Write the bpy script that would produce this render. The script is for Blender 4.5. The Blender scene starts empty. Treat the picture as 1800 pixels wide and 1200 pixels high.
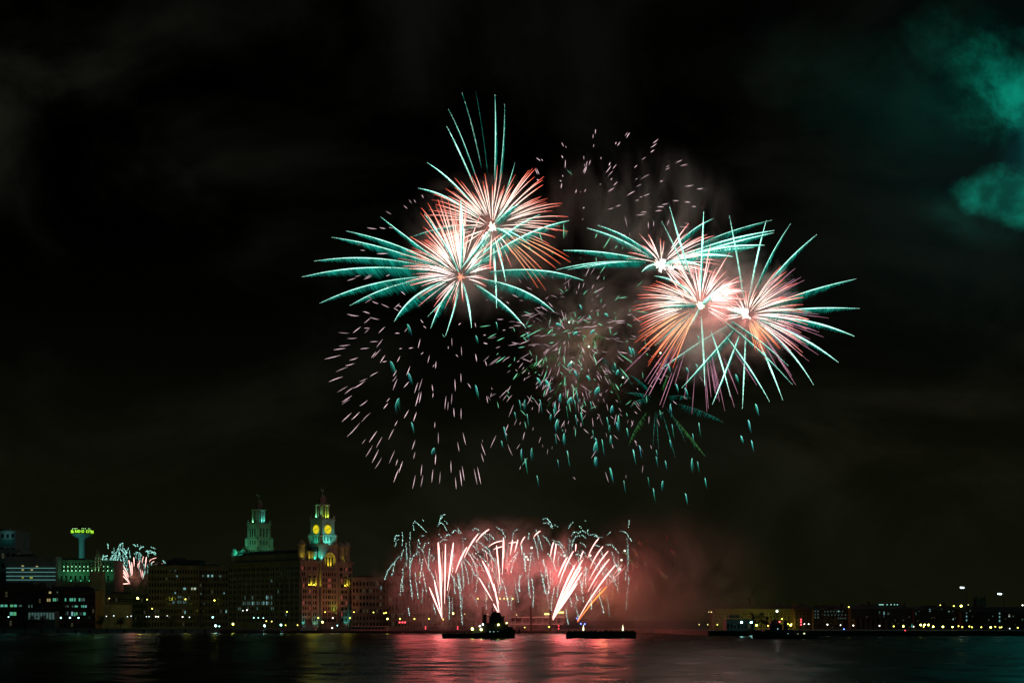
import bpy, math, random
from mathutils import Vector, Matrix
R = math.radians
random.seed(11)
SC = bpy.context.scene
COL = SC.collection

# ------------------------------------------------------------------ camera, world, faint fill, exposure
F, HY, CX, CAMH = 2660.0, 1088.0, 900.0, 10.0      # focal length and horizon row, in pixels of the 1800 px photograph
GZ = 3.0                                            # quay level above the water
cd = bpy.data.cameras.new('camera'); cam = bpy.data.objects.new('camera', cd); COL.objects.link(cam)
cam.location = (0, 0, CAMH); cam.rotation_euler = (R(90), 0, 0)
cd.sensor_width = 36; cd.lens = F / 1800 * 36; cd.shift_y = (HY - 600) / 1800
cd.clip_start = 1; cd.clip_end = 30000
SC.camera = cam
SC.view_settings.view_transform = 'Standard'; SC.view_settings.look = 'None'
SC.view_settings.exposure = 0; SC.view_settings.gamma = 1
SC.render.engine = 'CYCLES'
SC.cycles.use_denoising = True
SC.cycles.max_bounces = 6; SC.cycles.diffuse_bounces = 2; SC.cycles.glossy_bounces = 3
SC.cycles.volume_bounces = 1; SC.cycles.transparent_max_bounces = 16
SC.cycles.sample_clamp_indirect = 4.0
SC.cycles.volume_step_rate = 0.35; SC.cycles.volume_max_steps = 256
SC.cycles.caustics_reflective = False; SC.cycles.caustics_refractive = False

def P(px, py, D):
    return Vector(((px - CX) / F * D, D, CAMH + (HY - py) / F * D))
def WX(px, D): return (px - CX) / F * D
def WZ(py, D): return CAMH + (HY - py) / F * D

def nodes_of(m):
    m.use_nodes = True
    return m.node_tree.nodes, m.node_tree.links
class NT:                                            # short hand for wiring node trees
    def __init__(s, tree): s.n, s.l = tree.nodes, tree.links
    def add(s, t, **kw):
        nd = s.n.new(t)
        for k, v in kw.items(): setattr(nd, k, v)
        return nd
    def put(s, sock, v):
        if isinstance(v, bpy.types.NodeSocket): s.l.new(v, sock)
        elif v is not None: sock.default_value = v
    def math(s, op, a, b=None, c=None, clamp=False):
        nd = s.add('ShaderNodeMath', operation=op, use_clamp=clamp)
        for i, v in enumerate((a, b, c)): s.put(nd.inputs[i], v)
        return nd.outputs[0]
    def vmath(s, op, a, b=None, scale=None):
        nd = s.add('ShaderNodeVectorMath', operation=op)
        s.put(nd.inputs[0], a); s.put(nd.inputs[1], b)
        if scale is not None: s.put(nd.inputs['Scale'], scale)
        return nd.outputs['Value'] if op in ('LENGTH', 'DOT_PRODUCT') else nd.outputs[0]
    def noise(s, vec, scale, detail=4, rough=.5, dist=0.0):
        nd = s.add('ShaderNodeTexNoise')
        s.put(nd.inputs['Vector'], vec); s.put(nd.inputs['Scale'], scale)
        nd.inputs['Detail'].default_value = detail; nd.inputs['Roughness'].default_value = rough
        nd.inputs['Distortion'].default_value = dist
        return nd.outputs['Fac']
    def ramp(s, v, a, b, lo=0.0, hi=1.0, smooth=True):
        nd = s.add('ShaderNodeMapRange'); nd.clamp = True
        if smooth: nd.interpolation_type = 'SMOOTHSTEP'
        s.put(nd.inputs[0], v)
        for i, x in enumerate((a, b, lo, hi)): s.put(nd.inputs[1 + i], x)
        return nd.outputs[0]
    def tint(s, fac, col):                           # scalar times colour
        nd = s.add('ShaderNodeVectorMath', operation='SCALE')
        nd.inputs[0].default_value = col; s.put(nd.inputs['Scale'], fac)
        return nd.outputs[0]

# world: a Nishita night sky (sun well below the horizon) plus low cloud catching the town's and the fireworks' light
wd = bpy.data.worlds.new('World'); SC.world = wd; wd.use_nodes = True
wt = NT(wd.node_tree); wt.n.clear()
sky = wt.add('ShaderNodeTexSky', sky_type='NISHITA', sun_disc=False)
sky.sun_elevation = R(-7); sky.sun_rotation = R(200)
tc = wt.add('ShaderNodeTexCoord').outputs['Generated']
def sky_dir(px, py):
    v = Vector(((px - CX) / F, 1.0, (HY - py) / F)); v.normalize(); return v
def blob(px, py, rx, ry, tilt=0.0, inner=0.0, warp=None, amt=0.0):       # soft patch of sky round a direction, its rim torn by a noise
    d = sky_dir(px, py)
    q = wt.vmath('SUBTRACT', tc, tuple(d))
    if tilt:
        nd = wt.add('ShaderNodeVectorRotate', rotation_type='Y_AXIS'); wt.put(nd.inputs['Vector'], q)
        nd.inputs['Angle'].default_value = R(tilt); q = nd.outputs[0]
    q = wt.vmath('MULTIPLY', q, (F / rx, 0.0, F / ry))
    r_ = wt.vmath('LENGTH', q)
    if warp is not None: r_ = wt.math('ADD', r_, wt.math('MULTIPLY', wt.math('SUBTRACT', warp, .5), amt))
    return wt.ramp(r_, 1.0, inner)
stretch = wt.vmath('MULTIPLY', tc, (1.0, 1.0, 1.7))
n_big = wt.noise(stretch, 5.0, 6, .55, .6)
n_mid = wt.noise(stretch, 9.0, 10, .60, .25)
n_fin = wt.noise(tc, 30.0, 8, .65, .3)
rot_ = wt.add('ShaderNodeVectorRotate', rotation_type='Y_AXIS'); wt.put(rot_.inputs['Vector'], tc); rot_.inputs['Angle'].default_value = R(-35)
n_wsp = wt.noise(wt.vmath('MULTIPLY', rot_.outputs[0], (1.0, 1.0, 1.3)), 10.0, 10, .62, .2)
cloud = wt.ramp(n_big, .42, .72)
wisps = wt.ramp(n_mid, .36, .66)
wisps = wt.math('MULTIPLY', wisps, wt.ramp(n_fin, .15, .7, .45, 1.1))
n_fil = wt.noise(wt.vmath('MULTIPLY', rot_.outputs[0], (1.0, 1.0, 1.25)), 26.0, 10, .62, .35)
sepz = wt.add('ShaderNodeSeparateXYZ'); wt.put(sepz.inputs[0], tc)
low = wt.ramp(sepz.outputs['Z'], .26, -.02)
parts = [
    wt.tint(wt.math('MULTIPLY', low, .0052), (.96, 1.08, .42)),
    wt.tint(wt.math('MULTIPLY', cloud, .0040), (.95, 1.0, .72)),
    wt.tint(wt.math('MULTIPLY', wt.math('MULTIPLY', blob(150, 190, 520, 330), wt.ramp(n_big, .34, .6)), .0058), (1.0, 1.0, .68)),
    wt.tint(wt.math('MULTIPLY', blob(1765, 158, 125, 84, -34, .1, n_wsp, 2.6), wt.ramp(n_fil, .38, .66, .03, .20)), (.006, 1.0, .66)),
    wt.tint(wt.math('MULTIPLY', blob(1700, 130, 190, 100, -34, -.3, n_wsp, 1.8), wt.ramp(n_fil, .34, .70, .004, .050)), (.02, 1.0, .62)),
    wt.tint(wt.math('MULTIPLY', blob(1792, 346, 106, 46, -20, .45, n_wsp, 2.3), wt.ramp(n_fil, .34, .68, .04, .18)), (.012, 1.0, .68)),
    wt.tint(wt.math('MULTIPLY', blob(1690, 385, 120, 45, -24, -.2, n_wsp, 1.5), wt.ramp(n_fil, .3, .7, .004, .022)), (.06, 1.0, .70)),
    wt.tint(wt.math('MULTIPLY', blob(1850, 235, 90, 130, 0, -.2, n_wsp, .8), .06), (.0, .75, .80)),
    wt.tint(blob(2130, 150, 260, 340), (.03, 2.2, 2.0)),  # unseen bright teal patch beyond the right edge, added to tint the river
    wt.tint(wt.math('MULTIPLY', blob(1760, 260, 400, 420), .005), (.05, .85, .80)),
    wt.tint(wt.math('MULTIPLY', wt.math('MULTIPLY', blob(1610, 185, 300, 140, -24, 0, n_wsp, 1.2), wt.ramp(n_mid, .34, .7)), .010), (.12, 1.0, .68)),
    wt.tint(wt.math('MULTIPLY', wt.math('MULTIPLY', blob(1580, 690, 380, 330), wt.ramp(n_big, .36, .62)), .0042), (1.0, .85, .62)),
]
acc = wt.vmath('SCALE', sky.outputs[0], scale=.004)
for p_ in parts: acc = wt.vmath('ADD', acc, p_)
bg = wt.add('ShaderNodeBackground'); wt.l.new(acc, bg.inputs['Color']); bg.inputs['Strength'].default_value = 1.0
wo = wt.add('ShaderNodeOutputWorld'); wt.l.new(bg.outputs[0], wo.inputs['Surface'])

md = bpy.data.lights.new('faint_fill', 'SUN'); md.energy = .004; md.angle = R(.5); md.color = (1, .93, .8)  # weak sun added to give the dark walls slight shape
faint_fill = bpy.data.objects.new('faint_fill', md); COL.objects.link(faint_fill); faint_fill.rotation_euler = (R(58), 0, R(-35))

# ------------------------------------------------------------------ materials
MATS = {}
def solid(name, col, rough=.8, metal=0.0, var=.25, scale=.35, bump=0.0):
    if name in MATS: return MATS[name]
    m = bpy.data.materials.new(name); m.use_nodes = True
    t = NT(m.node_tree); b = t.n['Principled BSDF']
    co = t.add('ShaderNodeTexCoord').outputs['Object']
    n1 = t.noise(co, scale, 6, .6); n2 = t.noise(co, scale * 9, 3, .6)
    f = t.math('MULTIPLY', t.ramp(n1, .3, .7, 1 - var, 1 + var), t.ramp(n2, .3, .7, 1 - var * .6, 1 + var * .6))
    t.l.new(t.tint(f, col), b.inputs['Base Color'])
    b.inputs['Roughness'].default_value = rough; b.inputs['Metallic'].default_value = metal
    if bump:
        bp = t.add('ShaderNodeBump'); bp.inputs['Strength'].default_value = bump; bp.inputs['Distance'].default_value = .2
        t.l.new(n2, bp.inputs['Height']); t.l.new(bp.outputs[0], b.inputs['Normal'])
    MATS[name] = m; return m
def masonry(name, col, course=.9, block=1.6, dark=.6):
    if name in MATS: return MATS[name]
    m = bpy.data.materials.new(name); m.use_nodes = True
    t = NT(m.node_tree); b = t.n['Principled BSDF']
    co = t.add('ShaderNodeTexCoord').outputs['Object']
    sp = t.add('ShaderNodeSeparateXYZ'); t.l.new(co, sp.inputs[0])
    cb = t.add('ShaderNodeCombineXYZ')
    t.l.new(t.math('ADD', sp.outputs[0], sp.outputs[1]), cb.inputs[0]); t.l.new(sp.outputs[2], cb.inputs[1])
    br = t.add('ShaderNodeTexBrick'); t.l.new(cb.outputs[0], br.inputs['Vector'])
    br.inputs['Scale'].default_value = 1; br.inputs['Brick Width'].default_value = block
    br.inputs['Row Height'].default_value = course; br.inputs['Mortar Size'].default_value = .05
    br.inputs['Color1'].default_value = (1, 1, 1, 1); br.inputs['Color2'].default_value = (.78, .78, .78, 1)
    br.inputs['Mortar'].default_value = (dark, dark, dark, 1)
    n1 = t.ramp(t.noise(co, .12, 7, .65), .3, .7, .72, 1.2)
    sc = t.vmath('SCALE', br.outputs['Color'], scale=n1)
    t.l.new(t.vmath('MULTIPLY', sc, col), b.inputs['Base Color'])
    b.inputs['Roughness'].default_value = .88
    MATS[name] = m; return m
def glow(name, col, strength, sample='AUTO'):
    if name in MATS: return MATS[name]
    m = bpy.data.materials.new(name); m.use_nodes = True
    t = NT(m.node_tree); t.n.clear()
    e = t.add('ShaderNodeEmission'); e.inputs[0].default_value = (*col, 1); e.inputs[1].default_value = strength
    o = t.add('ShaderNodeOutputMaterial'); t.l.new(e.outputs[0], o.inputs[0])
    m.cycles.emission_sampling = sample
    MATS[name] = m; return m
def glass_dark():
    if 'dark_glass' in MATS: return MATS['dark_glass']
    m = solid('dark_glass', (.012, .014, .016), .12, 0, .3, .8); return m
# burning stars: colour written per point of the burning trail
FIRE = bpy.data.materials.new('burning_stars'); FIRE.use_nodes = True
_t = NT(FIRE.node_tree); _t.n.clear()
_a = _t.add('ShaderNodeAttribute', attribute_name='Col')
_e = _t.add('ShaderNodeEmission'); _t.l.new(_a.outputs['Color'], _e.inputs[0])
_o = _t.add('ShaderNodeOutputMaterial'); _t.l.new(_e.outputs[0], _o.inputs[0])
FIRE.cycles.emission_sampling = 'NONE'

STONE = masonry('granite_stone', (.29, .26, .22))
STONE2 = masonry('portland_stone', (.30, .26, .21), 1.1, 2.2)
BRICK = masonry('red_brick', (.14, .07, .05), .5, 1.0)
BRICKD = masonry('dock_brick', (.16, .10, .07), .5, 1.0)
OLDST = masonry('buff_stone', (.19, .175, .12), .9, 1.7)
CONC = solid('concrete', (.28, .28, .27), .85, 0, .2, .2)
SLATE = solid('roof_slate', (.06, .06, .065), .7, 0, .3, .4)
LEAD = solid('lead_dome', (.20, .24, .22), .55, 0, .25, .5)
IRON = solid('painted_iron', (.03, .03, .032), .5, .2, .3, 1.0)
STEEL = solid('hull_steel', (.028, .028, .03), .5, .1, .35, .6)
WHITEP = solid('white_paint', (.62, .61, .58), .5, 0, .15, .5)
COPPER = solid('green_copper', (.18, .34, .26), .7, 0, .25, .6)
TIMBER = solid('wet_timber', (.05, .04, .03), .7, 0, .4, .8)
GLASS = glass_dark()

# ------------------------------------------------------------------ mesh collecting
class MB:
    def __init__(s): s.v, s.f, s.c = [], [], []
    def _push(s, vs, fs, col=None):
        o = len(s.v); s.v += [Vector(v) for v in vs]; s.f += [tuple(i + o for i in f) for f in fs]
        s.c += [col] * len(vs) if not isinstance(col, list) else col
    def box(s, x0, x1, y0, y1, z0, z1):
        s._push([(x0,y0,z0),(x1,y0,z0),(x1,y1,z0),(x0,y1,z0),(x0,y0,z1),(x1,y0,z1),(x1,y1,z1),(x0,y1,z1)],
                [(0,3,2,1),(4,5,6,7),(0,1,5,4),(1,2,6,5),(2,3,7,6),(3,0,4,7)]); return s
    def lathe(s, prof, cx=0, cy=0, n=16, cap=True):  # prof: (radius, z) from low to high
        vs, fs = [], []
        for r, z in prof:
            for k in range(n):
                a = 2 * math.pi * (k + .5) / n; vs.append((cx + r * math.cos(a), cy + r * math.sin(a), z))
        for i in range(len(prof) - 1):
            for k in range(n):
                k2 = (k + 1) % n; fs.append((i*n+k, i*n+k2, (i+1)*n+k2, (i+1)*n+k))
        if cap: fs += [tuple(reversed(range(n))), tuple(range((len(prof)-1)*n, len(prof)*n))]
        s._push(vs, fs); return s
    def ball(s, c, r, n=10, m=6, sz=1.0):
        prof = [(max(r * math.sin(math.pi * i / m), r * .02), c[2] - r * sz * math.cos(math.pi * i / m)) for i in range(m + 1)]
        return s.lathe(prof, c[0], c[1], n)
    def bar(s, a, b, r, r2=None, n=6):
        return s.tube([a, b], [r, r if r2 is None else r2], n=n)
    def tube(s, pts, rad, cols=None, n=4, caps=True):
        pts = [Vector(p) for p in pts]; vs, fs, cs = [], [], []
        m = len(pts)
        for i, p in enumerate(pts):
            d = (pts[min(i+1, m-1)] - pts[max(i-1, 0)])
            if d.length < 1e-9: d = Vector((0, 0, 1))
            d.normalize()
            up = Vector((0, 1, 0)) if abs(d.y) < .8 else Vector((1, 0, 0))
            a = d.cross(up).normalized(); b = d.cross(a)
            for k in range(n):
                t = 2 * math.pi * k / n
                vs.append(p + (a * math.cos(t) + b * math.sin(t)) * rad[i])
                if cols: cs.append(cols[i])
        for i in range(m - 1):
            for k in range(n):
                k2 = (k + 1) % n; fs.append((i*n+k, i*n+k2, (i+1)*n+k2, (i+1)*n+k))
        if caps: fs += [tuple(reversed(range(n))), tuple(range((m-1)*n, m*n))]
        s._push(vs, fs, cs if cols else None); return s
    def prism(s, poly, z0, z1):                      # poly: (x, y) counter clockwise
        n = len(poly)
        s._push([(x, y, z0) for x, y in poly] + [(x, y, z1) for x, y in poly],
                [tuple(reversed(range(n))), tuple(range(n, 2*n))] + [(i, (i+1) % n, n+(i+1) % n, n+i) for i in range(n)]); return s
    def build(s, name, mat, parent=None, world=False):
        me = bpy.data.meshes.new(name)
        off = parent.location.copy() if (parent and world) else Vector()
        me.from_pydata([tuple(v - off) for v in s.v], [], s.f); me.update()
        if s.c and s.c[0] is not None:
            ca = me.color_attributes.new('Col', 'FLOAT_COLOR', 'POINT')
            ca.data.foreach_set('color', [x for c in s.c for x in (*c, 1.0)])
        me.materials.append(mat)
        o = bpy.data.objects.new(name, me); COL.objects.link(o)
        if parent: o.parent = parent
        return o
def tag(o, label=None, cat=None, group=None, kind=None):
    if label: o['label'] = label
    if cat: o['category'] = cat
    if group: o['group'] = group
    if kind: o['kind'] = kind
    return o
def thing(name, label, cat, loc=(0, 0, 0), rz=0.0, group=None):
    o = bpy.data.objects.new(name, None); COL.objects.link(o)
    o.location = loc; o.rotation_euler = (0, 0, rz); o.empty_display_size = 1
    return tag(o, label, cat, group)
def lamp_light(name, loc, col, watts, radius=.5, parent=None, spot=None, aim=None):
    ld = bpy.data.lights.new(name, 'SPOT' if spot else 'POINT'); ld.energy = watts; ld.color = col; ld.shadow_soft_size = radius
    if spot: ld.spot_size = R(spot); ld.spot_blend = .8
    o = bpy.data.objects.new(name, ld); COL.objects.link(o); o.location = loc
    if aim is not None: o.rotation_euler = (Vector(aim) - Vector(loc)).to_track_quat('-Z', 'Y').to_euler()
    if parent: o.parent = parent
    return o

# ------------------------------------------------------------------ water, ground, quays
wm = bpy.data.materials.new('river_water'); wm.use_nodes = True
t = NT(wm.node_tree); b = t.n['Principled BSDF']
b.inputs['Base Color'].default_value = (.004, .006, .006, 1); b.inputs['IOR'].default_value = 1.33
co = t.add('ShaderNodeTexCoord').outputs['Object']
w1 = t.noise(t.vmath('MULTIPLY', co, (1.0, .55, 1)), .11, 5, .55, .4)
w2 = t.noise(t.vmath('MULTIPLY', co, (.6, 1.0, 1)), .42, 4, .6, .3)
w3 = t.noise(t.vmath('MULTIPLY', co, (1.0, .25, 1)), .012, 3, .5)
h = t.math('ADD', t.math('MULTIPLY', w1, .10), t.math('MULTIPLY', w2, .16))
bp = t.add('ShaderNodeBump'); bp.inputs['Strength'].default_value = 1.0; bp.inputs['Distance'].default_value = .9
t.l.new(h, bp.inputs['Height']); t.l.new(bp.outputs[0], b.inputs['Normal'])
t.l.new(t.ramp(w3, .25, .75, .22, .32), b.inputs['Roughness'])
import numpy as np
def axis(lo, a, b, hi, step, coarse):
    return np.concatenate([np.arange(lo, a, coarse), np.arange(a, b, step), np.linspace(b, hi, 12)])
gx, gy = axis(-2500, -420, 420, 2500, 1.5, 130), axis(-300, 190, 1113, 2500, 1.5, 70)
XX, YY = np.meshgrid(gx, gy); ZZ = np.zeros_like(XX); rs = np.random.RandomState(3)
for k in range(46):
    lam = 4.5 * (30 / 4.5) ** rs.rand(); dr = R(250) + rs.normal(0, .75); amp = .0105 * lam ** .92 * rs.uniform(.4, 1)
    kx, ky = 2 * np.pi / lam * math.cos(dr), 2 * np.pi / lam * math.sin(dr)
    ZZ += amp * np.sin(kx * XX + ky * YY + rs.uniform(0, 6.28))
ZZ *= .30
calm = (np.abs(XX) < 419) & (YY > 191) & (YY < 1106); ZZ *= calm
nx, ny = len(gx), len(gy)
me = bpy.data.meshes.new('river_water')
idx = np.arange(nx * ny).reshape(ny, nx)
q4 = np.stack([idx[:-1, :-1], idx[:-1, 1:], idx[1:, 1:], idx[1:, :-1]], -1).reshape(-1, 4)
me.vertices.add(nx * ny); me.vertices.foreach_set('co', np.stack([XX, YY, ZZ], -1).astype(np.float32).ravel())
me.loops.add(q4.size); me.loops.foreach_set('vertex_index', q4.astype(np.int32).ravel())
me.polygons.add(len(q4)); me.polygons.foreach_set('loop_start', (np.arange(len(q4)) * 4).astype(np.int32)); me.polygons.foreach_set('use_smooth', np.ones(len(q4), bool))
me.update(calc_edges=True); me.materials.append(wm)
wo_ = bpy.data.objects.new('river_water', me); COL.objects.link(wo_); tag(wo_, kind='structure')

DL, DR = 1108.0, 917.0                               # left and right quay distances
xa, xb = WX(1150, DL), WX(1245, DR)
GROUND = solid('quay_paving', (.10, .10, .095), .85, 0, .3, .15)
mb = MB(); mb.prism([(-4000, DL), (xa, DL), (xb, DR), (4000, DR), (4000, 9000), (-4000, 9000)], -3, GZ)
tag(mb.build('ground', GROUND), kind='structure')
def wall_thing(name, label, x0, x1, D, z1, mat, fenders, step):
    r = thing(name, label, 'quay wall', (x0, D, 0))
    MB().box(0, x1 - x0, -1.0, -.02, -2, z1).build('wall', mat, r)
    MB().box(-.1, x1 - x0 + .1, -1.3, -.03, z1 + .004, z1 + .35).build('coping', CONC, r)
    if fenders:
        k = 0; x = 3.0
        while x < x1 - x0 and k < 60:
            MB().box(x, x + 1.6, -1.6, -1.32, -1, z1 - .1).build('fender', TIMBER, r); x += step * random.uniform(.75, 1.3); k += 1
    return r
wall_thing('quay_wall', 'pale concrete river wall with dark timber fenders below the office blocks', WX(-60, DL), WX(385, DL), DL, GZ - .1, CONC, True, 12)
wall_thing('quay_wall', 'dark river wall under the row of yellow lamps and dock warehouses', xb + 1, WX(1860, DR), DR, GZ - .1, TIMBER, False, 12)

# ------------------------------------------------------------------ building helpers
LIT = {'teal': ((.20, 1, .68), .36), 'cyan': ((.42, .95, .95), .38), 'green': ((.22, 1, .42), .36), 'white': ((.85, 1, .75), .5),
       'warm': ((1, .85, .35), .35), 'yel': ((.95, .85, .1), .5), 'dim': ((.35, .7, .62), .12), 'faint': ((.8, .75, .4), .035), 'red': ((1, .2, .15), .22)}
def litmat(k):
    c, s = LIT[k]; return glow('lit_window_' + k, c, s, 'NONE')
def windows(root, specs, dark=GLASS):
    """specs: (x, z, w, h, face, lit) in the building's own frame; face 'f' is the front (y=0 plane at off), 's' the left side"""
    lit = [s for s in specs if s[5]]; dk = [s for s in specs if not s[5]]
    seq = lit + dk
    def add(mb, s):
        x, z, w, h, face = s[:5]
        if face[0] == 'f': y = face[1] if len(face) > 1 else 0; mb.box(x - w/2, x + w/2, y - .12, y + .1, z - h/2, z + h/2)
        else: xx = face[1] if len(face) > 1 else 0; mb.box(xx - .12, xx + .1, x - w/2, x + w/2, z - h/2, z + h/2)
    for s in seq[:100]:
        mb = MB(); add(mb, s); mb.build('window', litmat(s[5]) if s[5] else dark, root)
    if len(seq) > 100:
        mb = MB()
        for s in seq[100:]: add(mb, s)
        tag(mb.build('window', dark, root), kind='stuff')
def house(name, label, cat, px0, px1, pyt, D, depth, mat, rows=4, cols=8, lit=(), roof='flat', roofmat=SLATE, ww=.5, wh=.55,
          cornice=True, rz=0.0, group=None, pilasters=0, z_top_margin=2.0):
    x0, W, H = WX(px0, D), (px1 - px0) / F * D, WZ(pyt, D) - GZ
    r = thing(name, label, cat, (x0, D, GZ), rz, group)
    hw = H - (3.5 if roof == 'hip' else 0)
    MB().box(0, W, 0, depth, 0, hw).build('wall', mat, r)
    if cornice: MB().box(-.5, W + .5, -.5, depth + .5, hw + .003, hw + .8).build('cornice', mat, r)
    if roof == 'hip':
        mb = MB(); i = min(W, depth) * .3; z0 = hw + .805
        mb._push([(-.3,-.3,z0),(W+.3,-.3,z0),(W+.3,depth+.3,z0),(-.3,depth+.3,z0),(i,i,z0+3.2),(W-i,i,z0+3.2),(W-i,depth-i,z0+3.2),(i,depth-i,z0+3.2)],
                 [(3,2,1,0),(4,5,6,7),(0,1,5,4),(1,2,6,5),(2,3,7,6),(3,0,4,7)]); mb.build('roof', roofmat, r)
    else:
        MB().box(W * .12, W * .5, depth * .2, depth * .6, hw + .81, hw + 2.6).build('plant_room', roofmat, r)
    if pilasters:
        for k in range(pilasters + 1):
            x = W * k / pilasters; MB().box(x - .35, x + .35, -.32, -.005, 0, hw - .4).build('pilaster', mat, r)
    hr = random.Random(int(px0 * 7 + pyt)); sp, px2m = [], D / F
    if rows >= 3:
        for q in (.22, .82): MB().box(-.25, W + .25, -.45, -.335, hw * q, hw * q + .5).build('string_course', mat, r)
        for k in range(max(2, int(W / 14))):
            x = hr.uniform(1, W - 2); y = hr.uniform(depth * .3, depth * .7); MB().box(x, x + hr.uniform(1.0, 2.2), y, y + 1.2, hw + .81, hw + (4.6 if roof == 'hip' else 2.4) + hr.uniform(0, 1.4)).build('chimney', mat, r)
    for p in lit:
        lx, ly, lw, lh, k = p
        sp.append(((lx - px0) * px2m, WZ(ly, D) - GZ, lw * px2m, lh * px2m, ('f',), k))
    if rows:
        dx, dz = W / cols, (hw - z_top_margin) / rows
        for i in range(rows):
            for j in range(cols):
                x, z = dx * (j + .5), dz * (i + .55)
                if any(abs(x - s[0]) < (dx * ww + s[2]) / 2 + .1 and abs(z - s[1]) < (dz * wh + s[3]) / 2 + .1 for s in sp if s[5]): continue
                sp.append((x, z, dx * ww, dz * wh, ('f',), 'faint' if hr.random() < .07 else None))
    windows(r, sp)
    return r

# ------------------------------------------------------------------ left bank buildings
r = house('office_tower', 'tall dark office tower at the far left edge with faint teal top band', 'tower block', -45, 27, 932, 1350, 40, CONC, 14, 8, cornice=False)
MB().box(.5, 72 / F * 1350 - .5, -.35, -.13, 72.6, 78.5).build('crown_band', solid('teal_glass', (.10, .24, .22), .3), r)
lamp_light('crown_lamp', (30, -5, 82), (.2, .9, .9), 260, .4, r)
house('office_block', 'dark stepped block in front of the tall tower at left edge', 'office block', -45, 37, 965, 1335, 30, CONC, 8, 9, cornice=False)
r = house('glass_office', 'low office building banded by four thin pale teal light strips', 'office building', 11, 98, 978, 1285, 25, CONC, 0, 0,
          lit=[(40,994,4,2,'warm'),(65,995,4,2,'warm'),(40,1001,4,2.4,'warm'),(56,1001,4,2.4,'warm'),(55,1014.5,5,2.2,'yel'),(40,1014.5,3,2,'yel')], cornice=False)
for py in (998, 1005, 1012, 1018.6):
    z = WZ(py, 1285) - GZ
    MB().box(.2, 42, -.7, -.2, z - .28, z + .28).build('light_strip', glow('teal_strip', (.28, .8, .75), .26, 'NONE'), r)
    MB().box(.0, 42.1, -.19, -.005, z - .9, z + .9).build('spandrel', CONC, r)

# radio tower with the ring of green letters
D = 1500.0; s_ = D / F
r = thing('radio_tower', 'slender concrete tower with dish shaped top and ring of glowing green letters', 'radio tower', (WX(144.6, D), D, GZ))
zt = lambda py: WZ(py, D) - GZ
MB().lathe([(4.2, 0), (3.3, zt(985)), (3.2, zt(955)), (3.5, zt(948))], n=20).build('shaft', CONC, r)
MB().lathe([(3.5, zt(947.9)), (4.2, zt(945.3)), (7.4, zt(942.6)), (9.6, zt(940.3)), (9.7, zt(938.4)), (8.4, zt(937.8))], n=28).build('pod', CONC, r)
MB().lathe([(8.0, zt(937.7)), (8.0, zt(930.5)), (6.5, zt(929.5))], n=28).build('sign_drum', IRON, r)
MB().lathe([(3.0, zt(929.4)), (2.4, zt(924)), (.3, zt(923.5)), (.2, zt(905))], n=10).build('aerial', IRON, r)
SIGNM = glow('green_letters', (.42, 1, .05), 1.5, 'NONE')
def letter_mesh(ch, size):
    cu = bpy.data.curves.new('letter', 'FONT'); cu.body = ch; cu.size = size; cu.extrude = .08; cu.align_x = 'CENTER'; cu.offset = size * .03
    o = bpy.data.objects.new('letter', cu); COL.objects.link(o)
    dg = bpy.context.evaluated_depsgraph_get(); me = bpy.data.meshes.new_from_object(o.evaluated_get(dg))
    bpy.data.objects.remove(o); bpy.data.curves.remove(cu); return me
txt = 'RADIO CITY'; ring_r = 10.6
for rep in range(3):
    for i, ch in enumerate(txt):
        if ch == ' ': continue
        a = R(-90 - 20) + i * R(10) + (rep - 1) * R(116)   # around the drum, reading left to right from outside
        me = letter_mesh(ch, 3.6); me.materials.append(SIGNM)
        o = bpy.data.objects.new('letter', me); COL.objects.link(o); o.parent = r
        o.location = (ring_r * math.cos(a), ring_r * math.sin(a), zt(936.4)); o.rotation_euler = (R(90), 0, a + R(90)); o.scale = (.68, 1, 1)
mb = MB(); mb.lathe([(10.3, zt(936.6)), (10.3, zt(936.2))], n=40, cap=False); mb.lathe([(10.2, zt(931)), (10.2, zt(930.6))], n=40, cap=False)
mb.build('letter_rail', IRON, r)
for k in range(14):
    a = R(200 + k * 10.5); 
    if k in (2, 6, 7, 11): continue
    MB().ball((9.2 * math.cos(a), 9.2 * math.sin(a), zt(929.3)), .42, 6, 4).build('beacon', glow('beacon_green', (.5, 1, .35), 1.2, 'NONE'), r)
lamp_light('shaft_lamp', (-14, -46, zt(990)), (.12, .95, .8), 26000, .4, r, 60, (0, 0, zt(960)))

# green floodlit hotel
r = house('stone_hotel', 'pale stone hotel washed in green floodlight behind the church spire', 'hotel', 87, 201, 985.5, 1300, 30, STONE2, 0, 0, cornice=True)
m_ = 1300 / F; X = lambda px: (px - 87) * m_; Zr = lambda py: WZ(py, 1300) - GZ
for k in range(19): MB().box(X(89 + k * 6) - .5, X(89 + k * 6) + .5, -.6, -.005, Zr(996), Zr(986.5)).build('pilaster', STONE2, r)
MB().box(-.4, X(201) + .4, -1.4, -.61, Zr(997.5), Zr(996.2)).build('ledge', STONE2, r)
MB().box(-.6, X(201) + .6, -1.8, -.01, Zr(1006), Zr(1003)).build('balcony', STONE2, r)
windows(r, [(X(98 + k * 6), Zr(1000.3), 1.3, 2.6, ('f',), None) for k in range(17)] + [(X(92 + k * 6), Zr(990.5), 1.3, 1.6, ('f',), None) for k in range(18)]
        + [(X(100 + k * 8.2), Zr(1016), 1.6, 4.6, ('f',), None) for k in range(12)])
HOTEL_LAMPS = []
for k in range(15):
    if 165 < 99 + k * 7 < 181: continue
    HOTEL_LAMPS.append((X(99 + k * 7), -1.1, Zr(1002.6)))
    HOTEL_LAMPS.append((X(92 + k * 7), -1.0, Zr(995.4)))
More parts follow.
